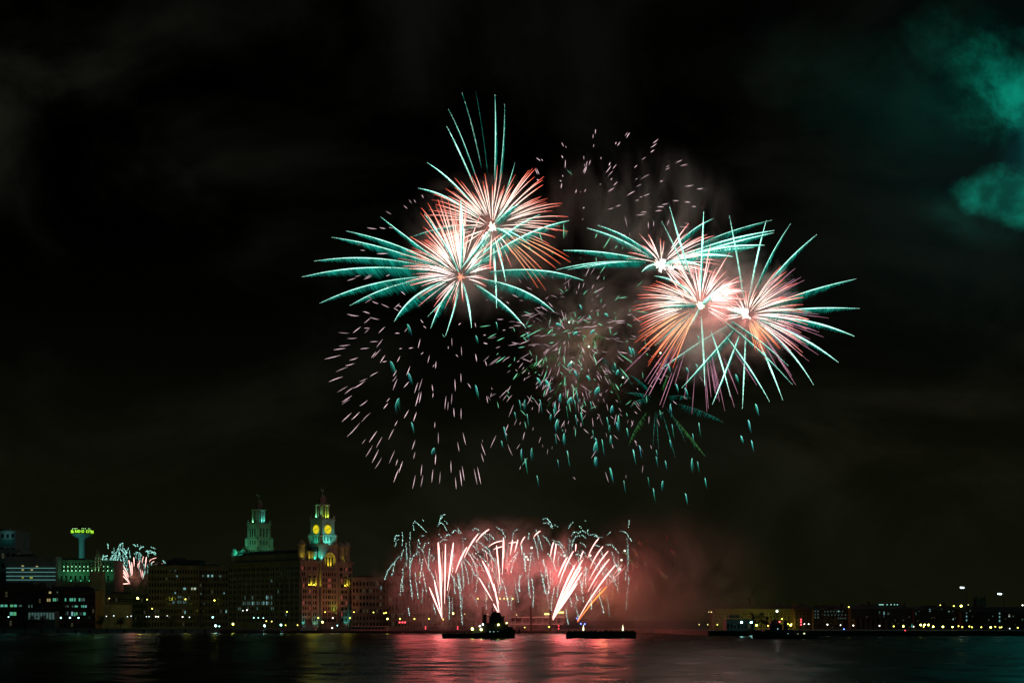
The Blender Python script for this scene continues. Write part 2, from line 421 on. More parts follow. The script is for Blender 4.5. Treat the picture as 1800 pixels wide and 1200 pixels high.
for i, p in enumerate(HOTEL_LAMPS):
    MB().ball(p, .38 if i % 2 == 0 else .3, 6, 4).build('floodlamp', glow('green_flood', (.35, 1, .5), 4.0), r)
for px in (100, 118, 135, 150, 190):
    lamp_light('wall_wash', (X(px), -12, Zr(1020)), (.10, 1, .42), 1700, .4, r, 100, (X(px), 0, Zr(1000)))
# church with open lantern spire
D = 1222.0
r = thing('church', 'dark church tower with openwork lantern spire before the green hotel', 'church', (WX(171.5, D), D, GZ))
m_ = D / F; z = lambda py: WZ(py, D) - GZ
MB().box(-5, 5, -5, 5, 0, z(1005)).build('tower', STONE, r)
MB().box(5.2, 26, -4, 8, 0, z(1062)).build('nave', STONE, r)
mb = MB()
for sx in (-1, 1):
    for sy in (-1, 1):
        mb.lathe([(.7, z(1005.05)), (.6, z(998)), (.05, z(990))], sx * 4.4, sy * 4.4, 8)
mb.build('pinnacle', STONE, r)
mb = MB()
for k in range(8):
    a = 2 * math.pi * k / 8; c, s = math.cos(a), math.sin(a)
    mb.bar((3.6 * c, 3.6 * s, z(1005)), (3.2 * c, 3.2 * s, z(985)), .42)
    mb.bar((3.2 * c, 3.2 * s, z(985)), (.2 * c, .2 * s, z(962)), .34, .15)
    a2 = a + math.pi / 4
    for py, rr in ((1004, 3.6), (995, 3.4), (985, 3.2), (979, 2.4), (973, 1.6)):
        mb.bar((rr * c, rr * s, z(py)), (rr * math.cos(a2), rr * math.sin(a2), z(py)), .28)
mb.build('lantern_spire', STONE, r)
MB().bar((0, 0, z(963)), (0, 0, z(957)), .12).bar((-.7, 0, z(959)), (.7, 0, z(959)), .1).build('weather_vane', IRON, r)
lamp_light('lantern_lamp', (0, 0, z(1002)), (.35, 1, .45), 900, .4, r)
lamp_light('spire_lamp', (0, 0, z(984)), (.6, 1, .55), 160, .3, r)

house('brick_office', 'low dark brick office at the left edge with two rows of green lit windows', 'office building', -30, 60, 1024, 1172, 22, BRICK, 4, 12,
      lit=[(3.5,1064,5,4,'teal'),(10.5,1064,5,4,'teal'),(20.5,1064,5,4,'green'),(27,1064,5,4,'teal'),(36,1064,5,3,'dim'),(51,1065,2,5,'dim'),(56,1065,2,5,'dim'),
           (20,1078,5,6,'teal'),(26,1078,5,6,'green')], roof='hip')
house('brick_warehouse', 'dark brick corner block with teal lit windows in pairs and hipped roof', 'office building', 80, 167, 1031, 1165, 22, BRICK, 5, 14,
      lit=[(88,1040,4,5,'warm'),(101,1040,2,4,'dim'),(84,1054,2.5,5,'warm'),(87.5,1054,2,5,'warm'),(94,1053,3,6,'teal'),(97.5,1053,2.5,6,'green'),(101,1053,2,5,'dim'),
           (116,1053,4,6,'teal'),(124,1053,3,6,'teal'),(127.5,1053,3,6,'teal'),(131.5,1053,3,6,'teal'),(140,1053,3,6,'teal'),(143,1053,2,6,'dim'),(147,1053,4,6,'dim'),
           (118,1065,5,3,'dim'),(128,1065,3,3,'dim'),(134,1065,5,3,'teal'),(143,1065,3,4,'teal'),(147,1065,2.5,4,'teal'),(151,1065,2.5,4,'cyan'),
           (118,1077,4,6,'dim'),(127,1078,3.5,7,'cyan'),(131,1079,3,6,'teal'),(135,1078,2.5,5,'green'),(142,1078,3,5,'dim'),(148.5,1078,4,5,'teal')], roof='hip', pilasters=7)
house('link_building', 'narrow dark stair block between the two brick offices', 'office building', 61, 79, 1031, 1176, 15, BRICK, 5, 3, cornice=False)
r = house('glass_pavilion', 'faintly green lit glazed pavilion on the quay below brick offices', 'pavilion', 48, 97, 1073, 1140, 10, solid('dark_frame', (.08, .085, .08), .6), 0, 0, cornice=False,
      lit=[(52 + k * 5.2, 1082, 3.6, 12, 'dim') for k in range(9)])
house('low_offices', 'dim olive low offices behind the bright star shaped street lamp', 'office building', 182, 262, 1045, 1262, 24, OLDST, 5, 16, pilasters=4)
house('stone_offices', 'long olive lit stone office block with a raised attic storey', 'office building', 261, 349, 995, 1250, 35, OLDST, 9, 18,
      lit=[(310.5,1012,3,3,'cyan'),(324.5,1034,4.5,3.6,'cyan'),(338,1034,3,3.8,'white'),(342.5,1034,4,3.8,'white'),(308.5,1041.5,2.4,3,'cyan'),(314,1048.5,3,4,'dim'),(318,1048.5,3,4,'dim'),
           (305,1058,4,5,'dim'),(313.5,1057.5,3,5,'dim'),(318,1057.5,3,5,'dim'),(323,1057.5,2.5,5,'dim'),(326.5,1057.5,2,5,'dim'),(325.5,1076,2,6,'cyan'),(300,1002,2,3,'dim'),(309,1002,3,3,'dim')], pilasters=9)
r = house('attic_offices', 'darker attic block with flat roof above the olive stone offices', 'office building', 293, 352, 985.5, 1292, 20, SLATE, 0, 0, cornice=True)
house('pediment_offices', 'reddish stone block with low parapet between olive offices and the clock tower building', 'office building', 350, 401, 996, 1256, 35, OLDST, 9, 10,
      lit=[(357,1011.5,3,3,'dim'),(366,1011.5,3,4,'cyan'),(373,1011.5,3,4,'cyan'),(387,1012,4,3,'dim'),(353,1043,2,3,'dim'),(359,1060,2,2,'dim'),(394,1042,2,2,'cyan'),(397.5,1074,1.8,5,'cyan')], pilasters=5)

# ------------------------------------------------------------------ the twin towered clock building
TH = R(47.0); D0 = 1192.0
LB = thing('clock_tower_building', 'huge granite office building with twin domed clock towers topped by birds', 'office building', (WX(528, D0), D0, GZ), TH)
LH = 52.0
MB().box(0, 54, 0, 95, 0, LH).build('wall', STONE, LB)
mb = MB(); mb.box(-1.2, 55.2, -1.2, 96.2, LH + .004, LH + 1.4); mb.box(-.6, 54.6, -.6, 95.6, LH - 13, LH - 12.2); mb.box(-.5, 54.5, -.5, 95.5, 14, 14.7)
mb.build('cornice', STONE, LB)
MB().box(3, 51, 3, 92, LH + 1.41, LH + 7.4).build('attic', STONE, LB)
mb = MB(); z0 = LH + 7.41
mb._push([(2.6,2.6,z0),(51.4,2.6,z0),(51.4,92.4,z0),(2.6,92.4,z0),(9,9,z0+3.2),(45,9,z0+3.2),(45,86,z0+3.2),(9,86,z0+3.2)],
         [(3,2,1,0),(4,5,6,7),(0,1,5,4),(1,2,6,5),(2,3,7,6),(3,0,4,7)]); mb.build('roof', SLATE, LB)
def turret(x, y, z0, h, r_, dome=True, name='corner_turret'):
    mb = MB(); mb.lathe([(r_ * 1.15, z0), (r_ * 1.15, z0 + h * .08), (r_, z0 + h * .1), (r_, z0 + h * .86), (r_ * 1.2, z0 + h * .9), (r_ * 1.2, z0 + h)], x, y, 12)
    o = mb.build(name, STONE, LB)
    if dome:
        MB().lathe([(r_ * 1.02 * math.cos(a), z0 + h + .01 + r_ * 1.1 * math.sin(a)) for a in (0, .3, .6, .9, 1.2, 1.45)] + [(.15, z0 + h + r_ * 1.5)], x, y, 14).build('dome', LEAD, o)
    return o
for x, y in ((3.4, 3.4), (50.6, 3.4), (3.4, 91.6), (50.6, 91.6)): turret(x, y, LH + 1.42, 13.5 if y < 50 else 9.5, 2.9)
turret(44, 3.2, LH + 1.42, 12.5, 3.2); turret(12.5, 91, LH + 1.42, 9, 2.7)
for x in (9.5, 12.8, 16): MB().box(x - .9, x + .9, .6, 2.9, LH + 1.42, LH + 9).build('pier', STONE, LB)
# pilasters and window bays, front (facing -y) and north side (facing -x)
for x in (.9, 6.0, 11.5, 17.2, 39.8, 44.2, 49, 53.1): MB().box(x - .75, x + .75, -.7, -.005, 0, LH - 13.05).build('pilaster', STONE, LB)
for k in range(16):
    y = 1.0 + k * 6.2; MB().box(-.7, -.005, y - .7, y + .7, 0, LH - 13.05).build('pilaster', STONE, LB)
for x0, x1 in ((.2, 5.6), (40.4, 43.6), (49.6, 53.9)):
    MB().box(x0, x1, -1.5, -.71, .01, 40).build('bay', STONE, LB)
sp = []
red_cells = {(1,2),(1,4),(2,6),(3,3),(3,1),(5,5),(6,2),(7,4),(8,6)}
fx = [2.0, 4.0, 7.6, 9.6, 13.2, 15.4, 41.4, 42.7, 45.8, 47.4, 50.6, 52.2]
for j, x in enumerate(fx):
    for i in range(10):
        z = 6.5 + i * 4.55
        if 34 < z < 45 and (7 <= x <= 16 or 45 <= x <= 48): continue
        off = -1.5 if (.2 <= x <= 5.6 or 40.4 <= x <= 43.6 or 49.6 <= x <= 53.9) and z < 40 else 0
        sp.append((x, z, 1.15, 2.7, ('f', off), 'red' if (j + i * 3) % 9 == 0 and z > 10 else None))
MB().box(0, 0, 0, 0, 0, 0)
north_lit = {}
def npx(px, py, k): north_lit[(px, py)] = k
mpx = 2.10
for i in range(10):
    for k in range(15):
        for dy in (-1.25, 1.25):
            y = 4.1 + k * 6.2 + dy; z = 6.5 + i * 4.55
            px = 528 - y * .643 * 2.10; py = 1088 - (z + GZ - 10) * 2.14
            lit = None
            if abs(py - 1046) < 4.5 and px < 478 and px > 430 and random.random() < .45: lit = 'dim'
            if abs(py - 1060) < 4.5 and 428 < px < 480: lit = random.choice(['cyan', 'dim', 'dim', 'dim'])
            if abs(py - 1049) < 5 and 455 < px < 480: lit = random.choice(['dim', 'dim', 'cyan', None])
            if abs(py - 1026) < 4.5 and (400 < px < 416 or 426 < px < 446): lit = random.choice(['dim', 'cyan', 'dim', None])
            if abs(py - 1074) < 4.5 and random.random() < .22: lit = 'dim'
            if lit is None and random.random() < .015: lit = 'dim'
            sp.append((y, z, 1.2, 2.7, ('s',), lit))
windows(LB, sp)
# lit niches on the front
YEL = (1, .82, .05)
for x in (9.3, 13.9, 46.6):
    mb = MB(); zc = 39.0
    pts = [(x - 1.7, zc - 5), (x + 1.7, zc - 5), (x + 1.7, zc + 2.5)] + [(x + 1.7 * math.cos(a), zc + 2.5 + 1.7 * math.sin(a)) for a in (.5, 1.05, 1.57, 2.1, 2.64)] + [(x - 1.7, zc + 2.5)]
    outer = [(x + (px_ - x) * 1.28, zc + (pz - zc) * 1.12) for px_, pz in pts]
    n = len(pts)
    vs = [(a, -.9, b_) for a, b_ in outer] + [(a, -.9, b_) for a, b_ in pts] + [(a, -.02, b_) for a, b_ in outer] + [(a, -.02, b_) for a, b_ in pts]
    fs = [(i, (i+1) % n, n+(i+1) % n, n+i) for i in range(n)] + [(i, 2*n+i, 2*n+(i+1) % n, (i+1) % n) for i in range(n)] + [(n+i, n+(i+1) % n, 3*n+(i+1) % n, 3*n+i) for i in range(n)]
    mb._push(vs, fs); nc = mb.build('niche_frame', STONE, LB)
    MB().box(x - .9, x + .9, -.14, -.01, zc - 4, zc + 2.6).build('niche_window', GLASS, LB)
    MB().box(x - 2.6, x + 2.6, -2.0, -.91, zc - 6.2, zc - 5.25).build('niche_balcony', STONE, LB)
    lamp_light('niche_lamp', (x, -1.1, zc - 4.4), YEL, 900, .25, LB)

def tower(cx, cy, clocks, zb):
    T = lambda z: z
    w = 8.5
    MB().box(cx - w, cx + w, cy - w, cy + w, zb, 66).build('tower_base', STONE, LB)
    MB().box(cx - w - .5, cx + w + .5, cy - w - .5, cy + w + .5, 66.01, 67.2).build('tower_cornice', STONE, LB)
    for sx in (-1, 1):
        for sy in (-1, 1):
            o = turret(cx + sx * 7.3, cy + sy * 7.3, 67.21, 7.0, 1.5, True, 'tower_turret')
    a = 6.6
    MB().box(cx - a, cx + a, cy - a, cy + a, 67.21, 86).build('clock_stage', STONE, LB)
    mb = MB(); mb.box(cx - a - .7, cx + a + .7, cy - a - .7, cy + a + .7, 86.01, 87)
    for sx in (-1, 1):
        for sy in (-1, 1): mb.lathe([(.95, 87), (.95, 89.6), (.2, 91)], cx + sx * 6.4, cy + sy * 6.4, 8)
    for k in range(5):
        q = -4.4 + k * 2.2
        for s in (-1, 1):
            mb.box(cx + q - .6, cx + q + .6, cy + s * 6.9 - .3, cy + s * 6.9 + .3, 87.0, 88.2); mb.box(cx + s * 6.9 - .3, cx + s * 6.9 + .3, cy + q - .6, cy + q + .6, 87.0, 88.2)
    mb.build('battlement', STONE, LB)
    # tall pilasters of the clock stage
    mb = MB()
    for q in (-5.9, 5.9):
        for s in (-1, 1):
            mb.box(cx + q - .6, cx + q + .6, cy + s * (a + .25) - .24, cy + s * (a + .25) + .24, 67.25, 86)
            mb.box(cx + s * (a + .25) - .24, cx + s * (a + .25) + .24, cy + q - .6, cy + q + .6, 67.25, 86)
    mb.build('tower_pilaster', STONE, LB)
    for q in (-3.2, 0, 3.2):                          # slit windows of the stage and of the tower base
        zs = ((69.5, 73.5),) if clocks else ((69.5, 73), (76, 83))
        for z0, z1 in zs:
            MB().box(cx + q - .55, cx + q + .55, cy - a - .06, cy - a + .1, z0, z1).build('slit_window', GLASS, LB); MB().box(cx - a - .06, cx - a + .1, cy + q - .55, cy + q + .55, z0, z1).build('slit_window', GLASS, LB)
    for q in (-4.5, -1.5, 1.5, 4.5):
        if not clocks: MB().box(cx + q - .5, cx + q + .5, cy - w - .06, cy - w + .1, 62.3, 65).build('slit_window', GLASS, LB)
        MB().box(cx - w - .06, cx - w + .1, cy + q - .5, cy + q + .5, 61.5, 65).build('slit_window', GLASS, LB)
    MB().box(cx - a - .35, cx + a + .35, cy - a - .35, cy + a + .35, 74.2, 74.8).build('stage_band', STONE, LB)
    # lantern: open octagon of columns round a darker core
    MB().lathe([(3.3, 87.01), (3.3, 98)], cx, cy, 8).build('lantern_core', STONE, LB)
    for k in range(8):
        an = R(22.5 + 45 * k); c, s = math.cos(an), math.sin(an)
        MB().lathe([(.8, 87.01), (.8, 98)], cx + 5.2 * c, cy + 5.2 * s, 8).build('lantern_column', STONE, LB)
    MB().lathe([(6.1, 98.01), (6.3, 98.6), (6.3, 99.3), (4.2, 99.8)], cx, cy, 16).build('lantern_cornice', STONE, LB)
    MB().lathe([(3.0, 99.81), (2.7, 100.5), (2.6, 104), (3.1, 104.3), (3.1, 104.9)], cx, cy, 12).build('drum', STONE, LB)
    MB().lathe([(2.6 * math.cos(q), 104.91 + 2.7 * math.sin(q)) for q in (0, .3, .6, .9, 1.2, 1.4)] + [(.5, 108)], cx, cy, 16).build('dome', COPPER, LB)
    # the bird: body, neck with head, raised wings, legs
    mb = MB(); zb_ = 108.0
    mb.tube([(cx, cy + .9, zb_ + 1.2), (cx, cy + .3, zb_ + 1.7), (cx, cy - .5, zb_ + 2.3), (cx, cy - .7, zb_ + 3.1), (cx, cy - .6, zb_ + 3.7), (cx, cy - 1.2, zb_ + 3.75)], [.12, .62, .6, .3, .34, .06], n=8)
    for s in (-1, 1):
        mb.tube([(cx + s * .3, cy, zb_ + 2.0), (cx + s * 1.3, cy + .3, zb_ + 3.1), (cx + s * 1.9, cy + .5, zb_ + 4.2), (cx + s * 2.1, cy + .6, zb_ + 4.9)], [.34, .42, .32, .05], n=6)
        mb.bar((cx + s * .3, cy, zb_ - .1), (cx + s * .25, cy, zb_ + 1.5), .14)
    mb.build('bird_statue', COPPER, LB)
    if clocks:
        FACE = glow('clock_face', (1, .86, .02), .78, 'NONE'); INK = solid('clock_ink', (.02, .02, .015), .6)
        for ax in ('f', 's'):
            rc, zc = 3.75, 79.0
            def pt(u, v, d):                         # u right, v up on the face, d outwards
                return (cx + u, cy - a - d, zc + v) if ax == 'f' else (cx - a - d, cy - u, zc + v)
            n = 32
            def disc(rr, d0, d1, r_in=0):
                mb = MB(); vs = []
                for d in (d0, d1):
                    for k in range(n):
                        q = 2 * math.pi * k / n; vs.append(pt(rr * math.cos(q), rr * math.sin(q), d))
                mb._push(vs, [tuple(range(n)), tuple(range(n, 2*n))] + [(k, (k+1) % n, n+(k+1) % n, n+k) for k in range(n)]); return mb
            fo = disc(rc, .005, .30).build('clock_face', FACE, LB)
            def stroke(u0, v0, u1, v1, w, nm, d=.34):
                mb = MB(); mb.bar(pt(u0, v0, d), pt(u1, v1, d), w, n=4); return mb.build(nm, INK, fo)
            mb = MB()
            for k in range(12):
                q = math.pi / 6 * k; mb.bar(pt(2.65 * math.sin(q), 2.65 * math.cos(q), .33), pt(3.25 * math.sin(q), 3.25 * math.cos(q), .33), .17, n=4)
            for k in range(24):
                q0, q1 = 2*math.pi*k/24, 2*math.pi*(k+1)/24
                mb.bar(pt(3.6*math.cos(q0), 3.6*math.sin(q0), .33), pt(3.6*math.cos(q1), 3.6*math.sin(q1), .33), .12, n=4)
            mb.build('dial_markings', INK, fo)
            q = R(60); stroke(-.6*math.sin(q), -.6*math.cos(q), 2.75*math.sin(q), 2.75*math.cos(q), .19, 'minute_hand')
            q = R(245); stroke(-.4*math.sin(q), -.4*math.cos(q), 1.9*math.sin(q), 1.9*math.cos(q), .26, 'hour_hand', .42)
tower(27.5, 6.0, True, .01)
tower(27, 88.0, False, LH)
# big arch over the tower's front, and windows of the tower front
yf = 6.0 - 8.5
mb = MB()
for k in range(10):
    q0, q1 = math.pi * k / 10, math.pi * (k + 1) / 10
    mb.bar((27.5 + 5.6 * math.cos(q0), yf - .5, 55 + 5.6 * math.sin(q0)), (27.5 + 5.6 * math.cos(q1), yf - .5, 55 + 5.6 * math.sin(q1)), .6, n=6)
mb.bar((21.9, yf - .5, 48), (21.9, yf - .5, 55), .6); mb.bar((33.1, yf - .5, 48), (33.1, yf - .5, 55), .6)
mb.build('arch', STONE, LB)
windows(LB, [(27.5 + q, 53, 1.5, 7, ('f', yf), None) for q in (-3, 0, 3)])
tw = []
for i in range(9):
    for x in (21.6, 24.2, 26.7, 28.4, 30.9, 33.5):
        z = 6.5 + i * 4.55; tw.append((x, z, 1.1, 2.7, ('f', yf), 'red' if (x in (26.7, 28.4) and i in (6, 7)) else None))
for o in tw:
    mb = MB(); mb.box(o[0]-.55, o[0]+.55, yf-.12, yf+.1, o[1]-1.35, o[1]+1.35); mb.build('tower_window', litmat('red') if o[5] else GLASS, LB)
MB().box(18.4, 36.6, yf - 1.2, yf - .01, 44.9, 46.2).build('tower_ledge', STONE, LB)

# floodlights of the building, each with housing and lens; amber street ones are added
FLOODS = []
def flood(local, aim, col, watts, label, spot=95, root=LB, rad=.3):
    M = Matrix.Translation(root.location) @ Matrix.Rotation(root.rotation_euler.z, 4, 'Z')
    p, q = M @ Vector(local), M @ Vector(aim)
    d = (q - p).normalized()
    r = thing('floodlight', label, 'floodlight', p, 0, 'floodlights on the clock tower building')
    mb = MB(); mb.tube([-d * .55, -d * .1], [.28, .36], n=8); mb.build('housing', IRON, r)
    mb = MB(); mb.bar((0, 0, -.9), (0, 0, -.25), .07); mb.build('bracket', IRON, r)
    k = max(col)
    mb = MB(); mb.tube([-d * .095, -d * .05], [.33, .33], n=8); mb.build('lens', glow('flood_lens_%d_%d_%d' % tuple(int(99 * c / k) for c in col), col, 6, 'NONE'), r)
    lamp_light('flood_beam', d * .12, col, watts, rad, r, spot, d * 5)
AM, GRP = (1, .30, .11), (.20, 1, .46)
CY, TL, GR, YG = (.12, 1, .85), (.05, 1, .62), (.10, 1, .35), (.62, 1, .08)
yt = 6.0
flood((27.5, yt - 12.5, 66.5), (27.5, yt - 6.6, 74), CY, 6500, 'cyan floodlight below the right clock face', 110)
flood((23.5, yt - 11, 67.5), (25, yt - 6.6, 73), CY, 2200, 'cyan floodlight below right clock face beside the tower corner', 110)
flood((19 - 4.5, yt - 1, 67.6), (20.9, yt, 74), TL, 3000, 'teal floodlight below the left clock face', 110)
flood((20.9, yt + .5, 87.6), (24.5, yt, 94), (.2, 1, .55), 5200, 'green floodlight inside the clock tower lantern, left face', 130)
flood((27.5, yt - 6.1, 87.6), (27.5, yt - 2.7, 94), YG, 4200, 'yellow green floodlight inside the clock tower lantern, right face', 130)
flood((17.4, yf - 2.5, 53.2), (19.2, yf + 1, 60), CY, 6000, 'cyan floodlight at the foot of the tower corner pier', 80)
flood((14.5, yt - 6, 54.5), (19, yt - 3, 64), TL, 2600, 'teal floodlight on roof against the tower left face', 100)
flood((27.5, yf - 3.3, 48.5), (27.5, yf, 56), YEL, 5200, 'yellow floodlight in the great arch below the clock', 120)
flood((10.5, -2.4, 54.3), (10.5, .6, 60), YEL, 1500, 'yellow floodlight on the parapet left of the tower', 120)
flood((1.6, -2.6, 54.4), (3.4, 1.2, 64), YEL, 1300, 'yellow floodlight under the domed corner turret', 110)
flood((44, -2.2, 54.3), (44, .3, 60), YEL, 260, 'dim yellow floodlight under right hand domed turret', 110)
flood((1.2, -3.2, 1.6), (1.5, -1, 12), CY, 1700, 'cyan floodlight at the street foot of the building corner', 80)
flood((46.5, -3.6, 2.0), (46.5, 0, 10), CY, 1700, 'cyan floodlight at street foot right of the tower', 100)
flood((51.5, -3.6, 4.0), (51.5, -1.4, 14), (.9, 1, .6), 1700, 'white floodlight against the right hand corner bay', 80)
flood((14.5, -3.6, 1.5), (14.5, 0, 8), (.3, 1, .7), 1100, 'pale green floodlight by the street doors left of the tower', 100)
flood((32, yf - 3, 12), (32, yf, 20), YG, 1400, 'yellow green floodlight on the tower front above the street', 100)
flood((9, -20, 3.0), (9, 0, 30), AM, 5000, 'added amber fill light on the street aimed at the front, left of the tower', 110)  # three added street lights, strengthening the red firework glow on the front
flood((27.5, -24, 3.0), (27.5, -2, 40), AM, 9000, 'added amber fill light on the street aimed up the clock tower', 100)
flood((43, -20, 3.0), (42, 0, 34), AM, 3800, 'added amber fill light on the street aimed at the front, right of the tower', 70)
ye = 88.0
flood((27 - 26, ye - 13, 63.0), (20, ye - 3, 74), GRP, 5200, 'green floodlight at the roof edge aimed at the rear tower', 80)
flood((27 - 22, ye - 2, 63.0), (18.5, ye, 76), GRP, 3800, 'green floodlight on roof left of the rear tower', 90)
flood((30, ye - 27, 63.5), (28, ye - 7, 76), GRP, 5200, 'green floodlight on roof right of the rear tower', 80)
flood((27 - 1, ye - 6.1, 87.6), (27, ye - 2.7, 95), CY, 5200, 'bright cyan floodlight in the rear tower lantern', 120)
flood((27 - 6.1, ye + 1, 87.6), (25, ye, 95), GRP, 1800, 'green floodlight in the rear tower lantern, darker left side', 120)
flood((4, ye - 6, 60.5), (8, ye + 3, 64), TL, 5000, 'teal floodlight beside small roof dome left of rear tower', 120)
flood((47.5, ye - 3, 60.2), (50.6, ye + 3, 64), TL, 6000, 'teal floodlight beside small roof dome right of rear tower', 110)
flood((16, ye - 12, 60.0), (16, ye - 6, 63), TL, 2600, 'teal floodlight low at the foot of the rear tower', 140)

# ------------------------------------------------------------------ buildings right of it
r = house('stone_palace', 'square stone office palace with rows of tall windows right of the clock tower building', 'office building', 619, 684, 1016, 1222, 40, STONE2, 7, 11, pilasters=11,
          lit=[(670, 1032, 1.8, 5, 'cyan')])
for px in (622, 652): MB().box((px-619)*.459, (px-619)*.459 + 10, 8, 18, 34.6, 38).build('roof_house', STONE2, r)
r = house('columned_offices', 'paler stone block with giant columns half hidden in red smoke', 'office building', 683, 748, 1014, 1206, 40, STONE2, 6, 12)
m_ = 1206 / F
for k in range(9): MB().lathe([(.9, WZ(1070,1206)-GZ), (.8, WZ(1046,1206)-GZ)], (694 + k * 6.2 - 683) * m_, -.9, 8).build('column', STONE2, r)
MB().box(2, 28, -2.2, -.02, WZ(1045.8, 1206) - GZ, WZ(1043, 1206) - GZ).build('entablature', STONE2, r)
D = 1330.0
r = house('domed_offices', 'domed stone harbour office glimpsed through the red smoke', 'office building', 700, 905, 1026, D, 50, STONE2, 5, 24)
m_ = D / F
def dome_at(px, pyt, rr, y=6):
    x = (px - 700) * m_; zt_ = WZ(pyt, D) - GZ
    t_ = MB().lathe([(rr, 33), (rr, zt_ - rr * 1.6), (rr * 1.12, zt_ - rr * 1.55), (rr * 1.12, zt_ - rr * 1.4)], x, y, 14).build('dome_drum', STONE2, r)
    MB().lathe([(rr * math.cos(q), zt_ - rr * 1.39 + rr * 1.2 * math.sin(q)) for q in (0, .3, .6, .9, 1.2, 1.45)], x, y, 16).build('dome', COPPER, t_)
dome_at(709, 1002, 4); dome_at(737, 1000, 4); dome_at(800, 978, 11, 22); dome_at(893, 1002, 4)
for px in (709, 737): lamp_light('dome_lamp', ((px-700)*m_, -6, 38), (.35, 1, .1), 6000, .4, r, 70, ((px-700)*m_, 6, 46))
for px in (840, 856, 879, 886, 892, 901):
    MB().ball(((px-700)*m_, -1.2, WZ(1051.5, D) - GZ), .8, 8, 6).build('wall_lamp', glow('wall_lamp_yellow', (1, .85, .25), 6), r)

# landing stage, ferry terminal, moored shelter
D = 1100.0
r = thing('landing_stage', 'long dark floating landing stage along the far shore', 'landing stage', (WX(388, D), D, 0)); W = (1000 - 388) / F * D
MB().box(0, W, -3, 5.5, -1, 1.6).build('pontoon', STEEL, r)
mb = MB()
for k in range(int(W / 2.5)): mb.bar((1 + k * 2.5, -2.7, 1.61), (1 + k * 2.5, -2.7, 2.7), .05, n=4)
mb.bar((0.5, -2.7, 2.7), (W - 1, -2.7, 2.7), .05, n=4); mb.bar((0.5, -2.7, 2.2), (W - 1, -2.7, 2.2), .04, n=4); mb.build('railing', IRON, r)
for k in range(18): MB().lathe([(.3, 1.61), (.2, 2.0), (.38, 2.15), (.3, 2.35)], 4 + k * 14, -1.9, 8).build('bollard', IRON, r)
D = 1103.0
r = thing('ferry_terminal', 'two storey pale ferry terminal with open balconies in the smoke', 'ferry terminal', (WX(892, D), D + 8, GZ)); W = (993 - 892) / F * D; m_ = D / F
MB().box(2, W - 2, 2, 14, 0, 3.3).build('ground_floor', GLASS, r)
MB().box(0, W - 1, 0, 15, 3.31, 3.9).build('lower_deck', WHITEP, r)
MB().box(3, W - 3, 3, 14, 3.91, 8.2).build('upper_floor', GLASS, r)
MB().box(-2, W, -1, 16, 8.21, 8.9).build('roof', WHITEP, r)
for k in range(9): MB().bar((1 + k * 5, .6, 3.91), (1 + k * 5, .6, 8.2), .16).build('column', WHITEP, r)
mb = MB()
for zz in (4.4, 4.9): mb.bar((0, .2, zz), (W - 1, .2, zz), .05, n=4)
mb.build('railing', WHITEP, r)
for px in (959, 962, 965, 983, 986, 988.5, 991):
    MB().ball(((px - 892) * m_, 4, WZ(1078.5 if px < 970 else 1075.5, D) - GZ), .5, 8, 6).build('roof_lamp', glow('roof_lamp_yellow', (1, .9, .2), 6), r)
for px, pyt, lab in ((933.5, 1067, 'left of a pair before the ferry terminal'), (967.5, 1073, 'right of a pair before the ferry terminal'), (849, 1066, 'behind the tug wheelhouse')):
    r = thing('mooring_pile', 'tall dark round mooring pile rising ' + lab, 'mooring pile', (WX(px, 1094), 1094, -2), 0, 'mooring piles of the landing stage')
    MB().lathe([(.85, 0), (.85, WZ(pyt, 1094) + 2)], n=12).build('pile', TIMBER, r)
    MB().lathe([(.95, WZ(pyt, 1094) + 2.01), (.9, WZ(pyt, 1094) + 2.4), (.1, WZ(pyt, 1094) + 2.9)], n=12).build('cap', IRON, r)
r = thing('pontoon_shelter', 'long pale flat roofed shelter on the landing stage below the clock tower', 'shelter', (WX(617, 1096), 1096.5, 1.61))
W = 64 / F * 1096
MB().box(0, W, 0, 3.5, 0, 3.2).build('wall', CONC, r); MB().box(-.4, W + .4, -.6, 4, 3.21, 3.6).build('roof', WHITEP, r)
windows(r, [(1.5 + k * 2.4, 1.9, 1.5, 1.1, ('f',), None) for k in range(10)])
r = thing('moored_launch', 'dark launch with a small cabin moored at stage below the clock tower', 'boat', (WX(548, 1088), 1088, 0))
MB().prism([(-14, -2.2), (8, -2.6), (13, 0), (8, 2.6), (-14, 2.2)], -.5, 2.0).build('hull', STEEL, r)
MB().box(-8, 3, -1.8, 1.8, 2.01, 4.2).build('cabin', WHITEP, r); MB().box(-3, 2, -1.4, 1.4, 4.21, 5.8).build('wheelhouse', WHITEP, r); MB().bar((0, 0, 5.8), (0, 0, 9), .1).build('mast', IRON, r)

